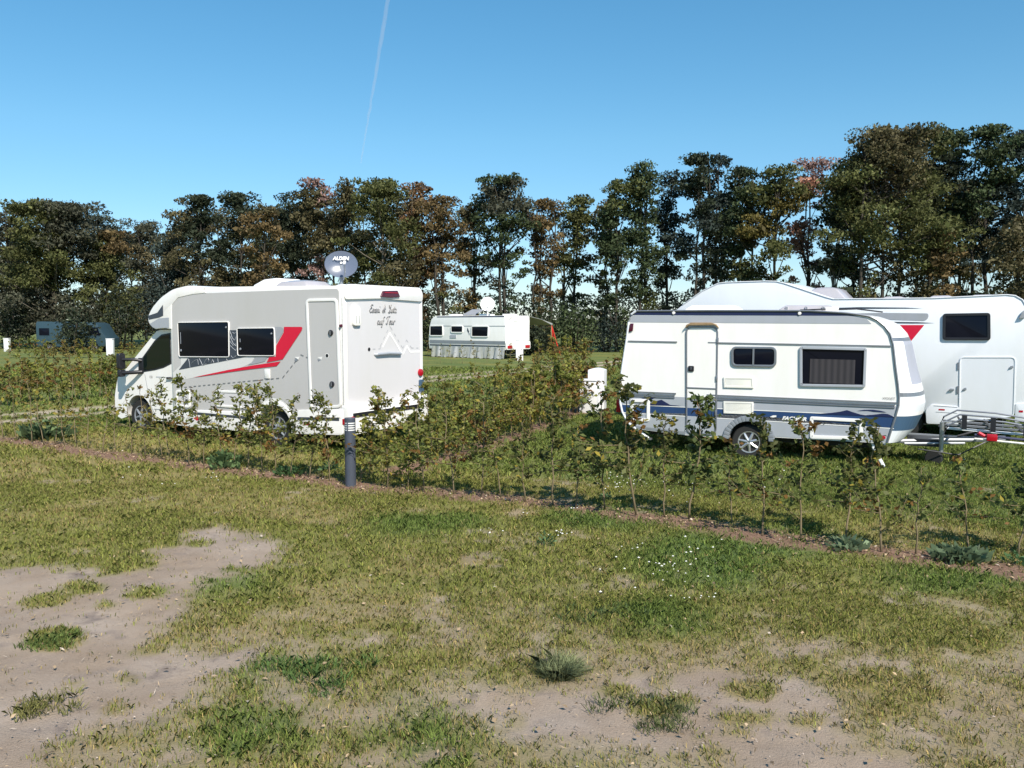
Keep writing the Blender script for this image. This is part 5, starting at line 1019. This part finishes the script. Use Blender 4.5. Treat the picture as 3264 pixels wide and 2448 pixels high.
    for i in idx:
        P = tops[rng.integers(len(tops))]; zt = cen[i][2]; za = max(.8, zt - rng.uniform(.8, 2.6)); zs = [p[2] for p in P]; a = np.array([np.interp(za, zs, [p[0] for p in P]), np.interp(za, zs, [p[1] for p in P]), za])
        m_ = (a + cen[i]) / 2 + np.array([0, 0, -.12]); tr.tube([a, m_, cen[i]], [.055, .038, .018], bk_, 4)
    tr.build('trunk', root, 0, 2, recalc=False); qmesh('crown', V, T, M['leaf'], 4, root); return root
TR = [ # x, top, half width (of the 2212 px wide picture), depth, palette, label, options
 (15, 455, 75, 74, 'grey', 'grey green tree at the extreme left edge of the tree row', dict(base=.12, lower=.5)),
 (125, 443, 105, 70, 'olive', 'broad olive tree over the blue camper van', dict(base=.20, dens=2.3, lower=.25, pal2='grey', lsz=.2)),
 (222, 452, 45, 84, 'blue', 'dark blue green tree top peeping out behind the broad olive tree', dict(base=.3)),
 (235, 500, 62, 72, 'olive', 'olive tree with a rusty edge on the right side of the broad olive tree', dict(base=.15, dens=1.5, pal2='orange')),
 (318, 480, 58, 80, 'grey', 'thin grey green tree filling the dip left of the motorhome roof', dict(base=.22, lower=.6)),
 (372, 505, 42, 70, 'blue', 'narrow blue green tree just left of the motorhome overcab', dict(base=.15)),
 (440, 427, 62, 67, 'dark', 'dark brown tree with a rusty crown right above the motorhome overcab', dict(base=.2, dens=1.3, pal2='brown')),
 (522, 422, 52, 69, 'dark', 'dark flat-topped tree behind the front half of the grey motorhome roof', dict(base=.25, dens=1.2)),
 (575, 445, 42, 64, 'orange', 'slim rusty orange tree behind the middle of the grey motorhome roof', dict(base=.16, pal2='brown', dens=1.1)),
 (635, 420, 50, 68, 'dark', 'dark brown green tree left of the dark satellite dish', dict(base=.25, pal2='grey', dens=1.1)),
 (690, 392, 42, 66, 'pink', 'half bare pinkish tree top left above the dark satellite dish', dict(base=.55, dens=.8, pal2='brown', lower=.9)),
 (748, 394, 40, 65, 'brown', 'brown tree straight above the dark satellite dish', dict(base=.33, pal2='olive')),
 (830, 392, 72, 63, 'olive', 'full olive tree right of the dark satellite dish', dict(base=.18, dens=1.6, pal2='brown')),
 (905, 398, 34, 66, 'red', 'slim reddish tree just right of the full olive tree', dict(base=.4, stems=2)),
 (958, 428, 55, 65, 'orange', 'orange brown tree directly above the roof of the distant caravan', dict(base=.46, stems=2, pal2='olive', lower=.4, dens=.9)),
 (1022, 440, 30, 68, 'brown', 'thin brown tree left of the tall dark round-crowned tree', dict(base=.45, stems=2)),
 (1090, 387, 66, 66, 'green', 'tall dark green round-crowned tree above the distant white dish', dict(base=.48, dens=1.0, pal2='grey', stems=3, lower=.35)),
 (1172, 436, 38, 67, 'red', 'thin red brown tree just right of the tall round-crowned tree', dict(base=.5, stems=3, pal2='orange', lower=.5, dens=.9)),
 (1240, 427, 46, 68, 'red', 'rust red tree above the distant awning', dict(base=.5, stems=3, pal2='olive', lower=.5, dens=.9)),
 (1302, 445, 36, 67, 'brown', 'brown tree between the rust red tree and the dark pointed tree', dict(base=.45, pal2='green', lower=.5, dens=.9)),
 (1332, 392, 34, 62, 'green', 'left half of the dark green pair above the back of the striped caravan', dict(base=.4, dens=1.1, lower=.35)),
 (1386, 345, 46, 62, 'green', 'tall pointed dark green tree above the back end of the striped caravan', dict(base=.34, conic=1, dens=1.35, stems=2, lower=.3)),
 (1440, 375, 34, 64, 'blue', 'loose blue green tree next to the tall pointed tree on its right', dict(base=.4, dens=.8)),
 (1512, 340, 66, 61, 'blue', 'tall blue green tree with tiered branches above the caravan roof', dict(base=.42, dens=.9, stems=3, pal2='dark', lower=.35)),
 (1600, 367, 58, 60, 'dark', 'dark flat-topped tree above the alcove hump', dict(base=.38, dens=1.1, stems=2, pal2='green', lower=.35)),
 (1668, 366, 62, 58, 'gold', 'golden olive tree above the alcove hump of the large white motorhome', dict(base=.3, dens=1.3, pal2='olive', lower=.3)),
 (1738, 350, 36, 60, 'pink', 'sparse pinkish tree beside the great brown tree', dict(base=.45, dens=.55, stems=2, lower=.5)),
 (1792, 392, 50, 56, 'dark', 'low dark tree at the left foot of the great brown tree', dict(base=.2, dens=1.1, pal2='brown')),
 (1905, 286, 125, 55, 'brown', 'great broad brown tree, the widest crown on the right', dict(base=.40, dens=2.1, stems=3, pal2='olive', lower=.16, lsz=.18)),
 (2030, 282, 62, 58, 'dark', 'tall dark tree touching the right side of the great brown tree', dict(base=.42, dens=1.2, stems=2, pal2='green', lower=.3)),
 (2120, 280, 62, 56, 'green', 'tall dark green tree second from the right edge', dict(base=.45, dens=1.2, stems=2, pal2='blue', lower=.3)),
 (2205, 292, 60, 55, 'blue', 'tall dark tree cut off by the right edge', dict(base=.4, dens=1.2, pal2='dark')),
 (2195, 470, 62, 52, 'dark', 'lower brown tree in front of the right-hand edge trees', dict(base=.2, dens=1.2, pal2='brown')),
 (65, 500, 60, 82, 'dark', 'dark tree filling the gap behind the left edge tree', dict(base=.1, lower=.8)), (285, 505, 60, 88, 'dark', 'dark tree filling the dip behind the thin grey green tree', dict(base=.1, lower=.8)), (405, 470, 45, 78, 'grey', 'grey green tree in the background left of the rusty-crowned tree', dict(base=.12, lower=.8)),
 (480, 450, 50, 76, 'brown', 'brown tree in the background between the rusty-crowned and the flat-topped tree', dict(base=.12, lower=.8)), (555, 470, 50, 76, 'dark', 'dark tree in the background behind the slim orange tree', dict(base=.12, lower=.8)), (610, 450, 46, 77, 'brown', 'brown tree in the background right of the slim orange tree', dict(base=.12, lower=.8)), (665, 440, 46, 77, 'dark', 'dark tree in the background below the half bare pinkish tree', dict(base=.15, lower=.8)),
 (720, 440, 40, 78, 'grey', 'grey green tree in the background left of the brown tree over the dish', dict(base=.3, lower=.5)), (790, 430, 46, 76, 'dark', 'dark background tree between the brown tree over the dish and the full olive tree', dict(base=.15, lower=.8)), (870, 440, 44, 76, 'brown', 'brown tree in the background behind the full olive tree', dict(base=.25, lower=.6)), (1560, 420, 50, 72, 'dark', 'dark tree in the background between the tiered and the flat-topped tree', dict(base=.25, lower=.6)), (1840, 400, 60, 66, 'dark', 'dark tree in the background behind the left side of the great brown tree', dict(base=.4, lower=.3)), (1980, 380, 60, 66, 'dark', 'dark tree in the background behind the right side of the great brown tree', dict(base=.4, lower=.3)), (2080, 400, 60, 66, 'brown', 'brown background tree between the two tall dark trees', dict(base=.4, lower=.3)),
 (2035, 500, 46, 54, 'brown', 'small rusty tree under the tall trees above the motorhome window', dict(base=.2, pal2='orange', dens=.8)),
]
for i, (x, tp, hw, y, pl, lb, op) in enumerate(TR): tree(x, tp, hw, y, pl, lb, seed=i + 1, **op)
def bush(xD, topD, hwD, y, pal, label, seed, n=900, pal2=None):
    rng = np.random.default_rng(seed + 500); k = 1.4756 * y / FPX; X = (xD - 1106) * k; h = tree_z(topD, y); Rr = hwD * k; root = tag(empty('shrub', (X, y, 0)), label, 'shrub', 'shrubs under the boundary trees')
    d = rng.normal(size=(n, 3)); d /= np.linalg.norm(d, axis=1)[:, None]; q = rng.random((n, 1)) ** .35; a = np.arctan2(d[:, 1], d[:, 0]); lob = (1 + .18 * np.sin(4 * a + seed) + .16 * np.sin(7 * a * 1.0 + 3 * d[:, 2] + seed))[:, None]
    C = d * q * lob * np.array([Rr, Rr * .75, h * .52]) + np.array([0, 0, h * .48]); C[:, 2] = np.abs(C[:, 2]); 
    C += rng.normal(0, .12, C.shape); C[:, 2] = np.maximum(C[:, 2], .05); sel = vnoise(C[:, 0] * .6 + seed, C[:, 2] * .7 + 9); b_ = np.array(PAL[pal]); a_ = np.array(PAL[pal2]) if pal2 else b_ * 1.5
    T = np.where((sel > .55)[:, None], a_, b_) * rng.uniform(.45, 1.0, (n, 1)); V = leaf_quads(rng, C, rng.uniform(.14, .30, n), rng.uniform(.10, .18, n), .6)
    qmesh('foliage', V, T, M['leaf'], 4, root); m = MB()
    for j in range(5): e_ = np.array([rng.uniform(-.5, .5) * Rr, rng.uniform(-.3, .3) * Rr, h * .7]); m.tube([(e_[0] * .2, e_[1] * .2, -.05), e_ * .6, e_], [.05, .035, .015], 'bark', 5)
    m.build('stems', root, 0, 2, recalc=False)
BU = [(30, 640, 55, 69, 'dark', 'dark green shrub at the far left beside the camper van'), (165, 668, 42, 58.6, 'dark', 'dark shrub branch hanging in front of the middle of the camper van'), (265, 620, 50, 67, 'dark', 'dark green shrub right of the camper van'), (350, 612, 48, 66, 'blue', 'blue green shrub left of the motorhome windscreen'), (400, 650, 40, 64, 'green', 'leafy shrub behind the motorhome windscreen'),
 (470, 600, 55, 70, 'dark', 'dark shrub behind the motorhome roof front'), (560, 600, 50, 70, 'dark', 'dark shrub behind the motorhome roof middle'), (650, 610, 50, 70, 'brown', 'brown shrub behind the motorhome air conditioner'), (930, 669, 45, 64, 'dark', 'dark shrub behind the front of the distant caravan'), (1010, 674, 50, 64, 'olive', 'olive shrub behind the middle of the distant caravan'), (1100, 682, 45, 66, 'dark', 'dark shrub behind the tail of the distant caravan'),
 (1185, 650, 55, 60, 'green', 'bright green shrub behind the awning of the distant caravan'), (1245, 655, 50, 61, 'green', 'bright green shrub next to the red awning strap'), (1310, 682, 52, 62, 'blue', 'dark green shrub left of the striped caravan roof corner'), (1375, 682, 40, 62, 'dark', 'dark shrub touching the striped caravan roof corner'), (1150, 704, 40, 57, 'dark', 'dark shrub under the distant awning'),
 (1480, 654, 60, 64, 'dark', 'dark shrub low behind the striped caravan roof'), (1780, 639, 50, 57, 'dark', 'dark shrub behind the alcove slope'), (1870, 629, 50, 58, 'brown', 'brown shrub below the great brown tree'), (1990, 629, 60, 57, 'dark', 'dark shrub above the motorhome window'), (2090, 624, 55, 56, 'brown', 'brownish shrub second from the right edge'), (2180, 614, 55, 55, 'dark', 'dark shrub at the right edge behind the motorhome')]
for i, (x, tp, hw, y, pl, lb) in enumerate(BU): bush(x, tp, hw, y, pl, lb, i, 1300)
# far wood beyond the fields, one mass of foliage
rng = np.random.default_rng(77); n = 26000; x = rng.uniform(-170, 190, n); hh = 7 + 3.5 * fbm(x, x * 0, .06, 3); C = np.stack([x, 205 + rng.uniform(0, 14, n), hh * rng.random(n) ** .7], 1)
tag(qmesh('far_wood', leaf_quads(rng, C, rng.uniform(.5, 1.0, n), rng.uniform(.4, .7, n), .5), np.tile((.030, .040, .030), (n, 1)) * rng.uniform(.6, 1.4, (n, 1)), M['leaf'], 4), 'low distant wood on the horizon behind the tree row', 'wood', kind='stuff')

# ------------------------------------------------------------------ contrail high in the sky
cm, t, b = newmat('ice_trail'); t.nodes.remove(b); vs = N(t, 'ShaderNodeVolumePrincipled'); vs.inputs['Color'].default_value = (1, 1, 1, 1); vs.inputs['Density'].default_value = .0042; vs.inputs['Anisotropy'].default_value = 0.0
t.links.new(vs.outputs[0], t.nodes['Material Output'].inputs['Volume'])
m = MB(); a = at(1262, -150, 5200); c_ = at(1150, 520, 8600); P = []; rng = np.random.default_rng(4)
for i in range(25): q = i / 24; P.append(a * (1 - q) + c_ * q + np.array([rng.normal(0, 2.0), 0, 0]))
m.tube(P, [lerp(17, 8, i / 24) * rng.uniform(.85, 1.15) for i in range(25)], cm, 10)
tag(m.build('contrail', None, 0, 3), 'faint white vapour trail crossing the blue sky', 'contrail', kind='stuff')
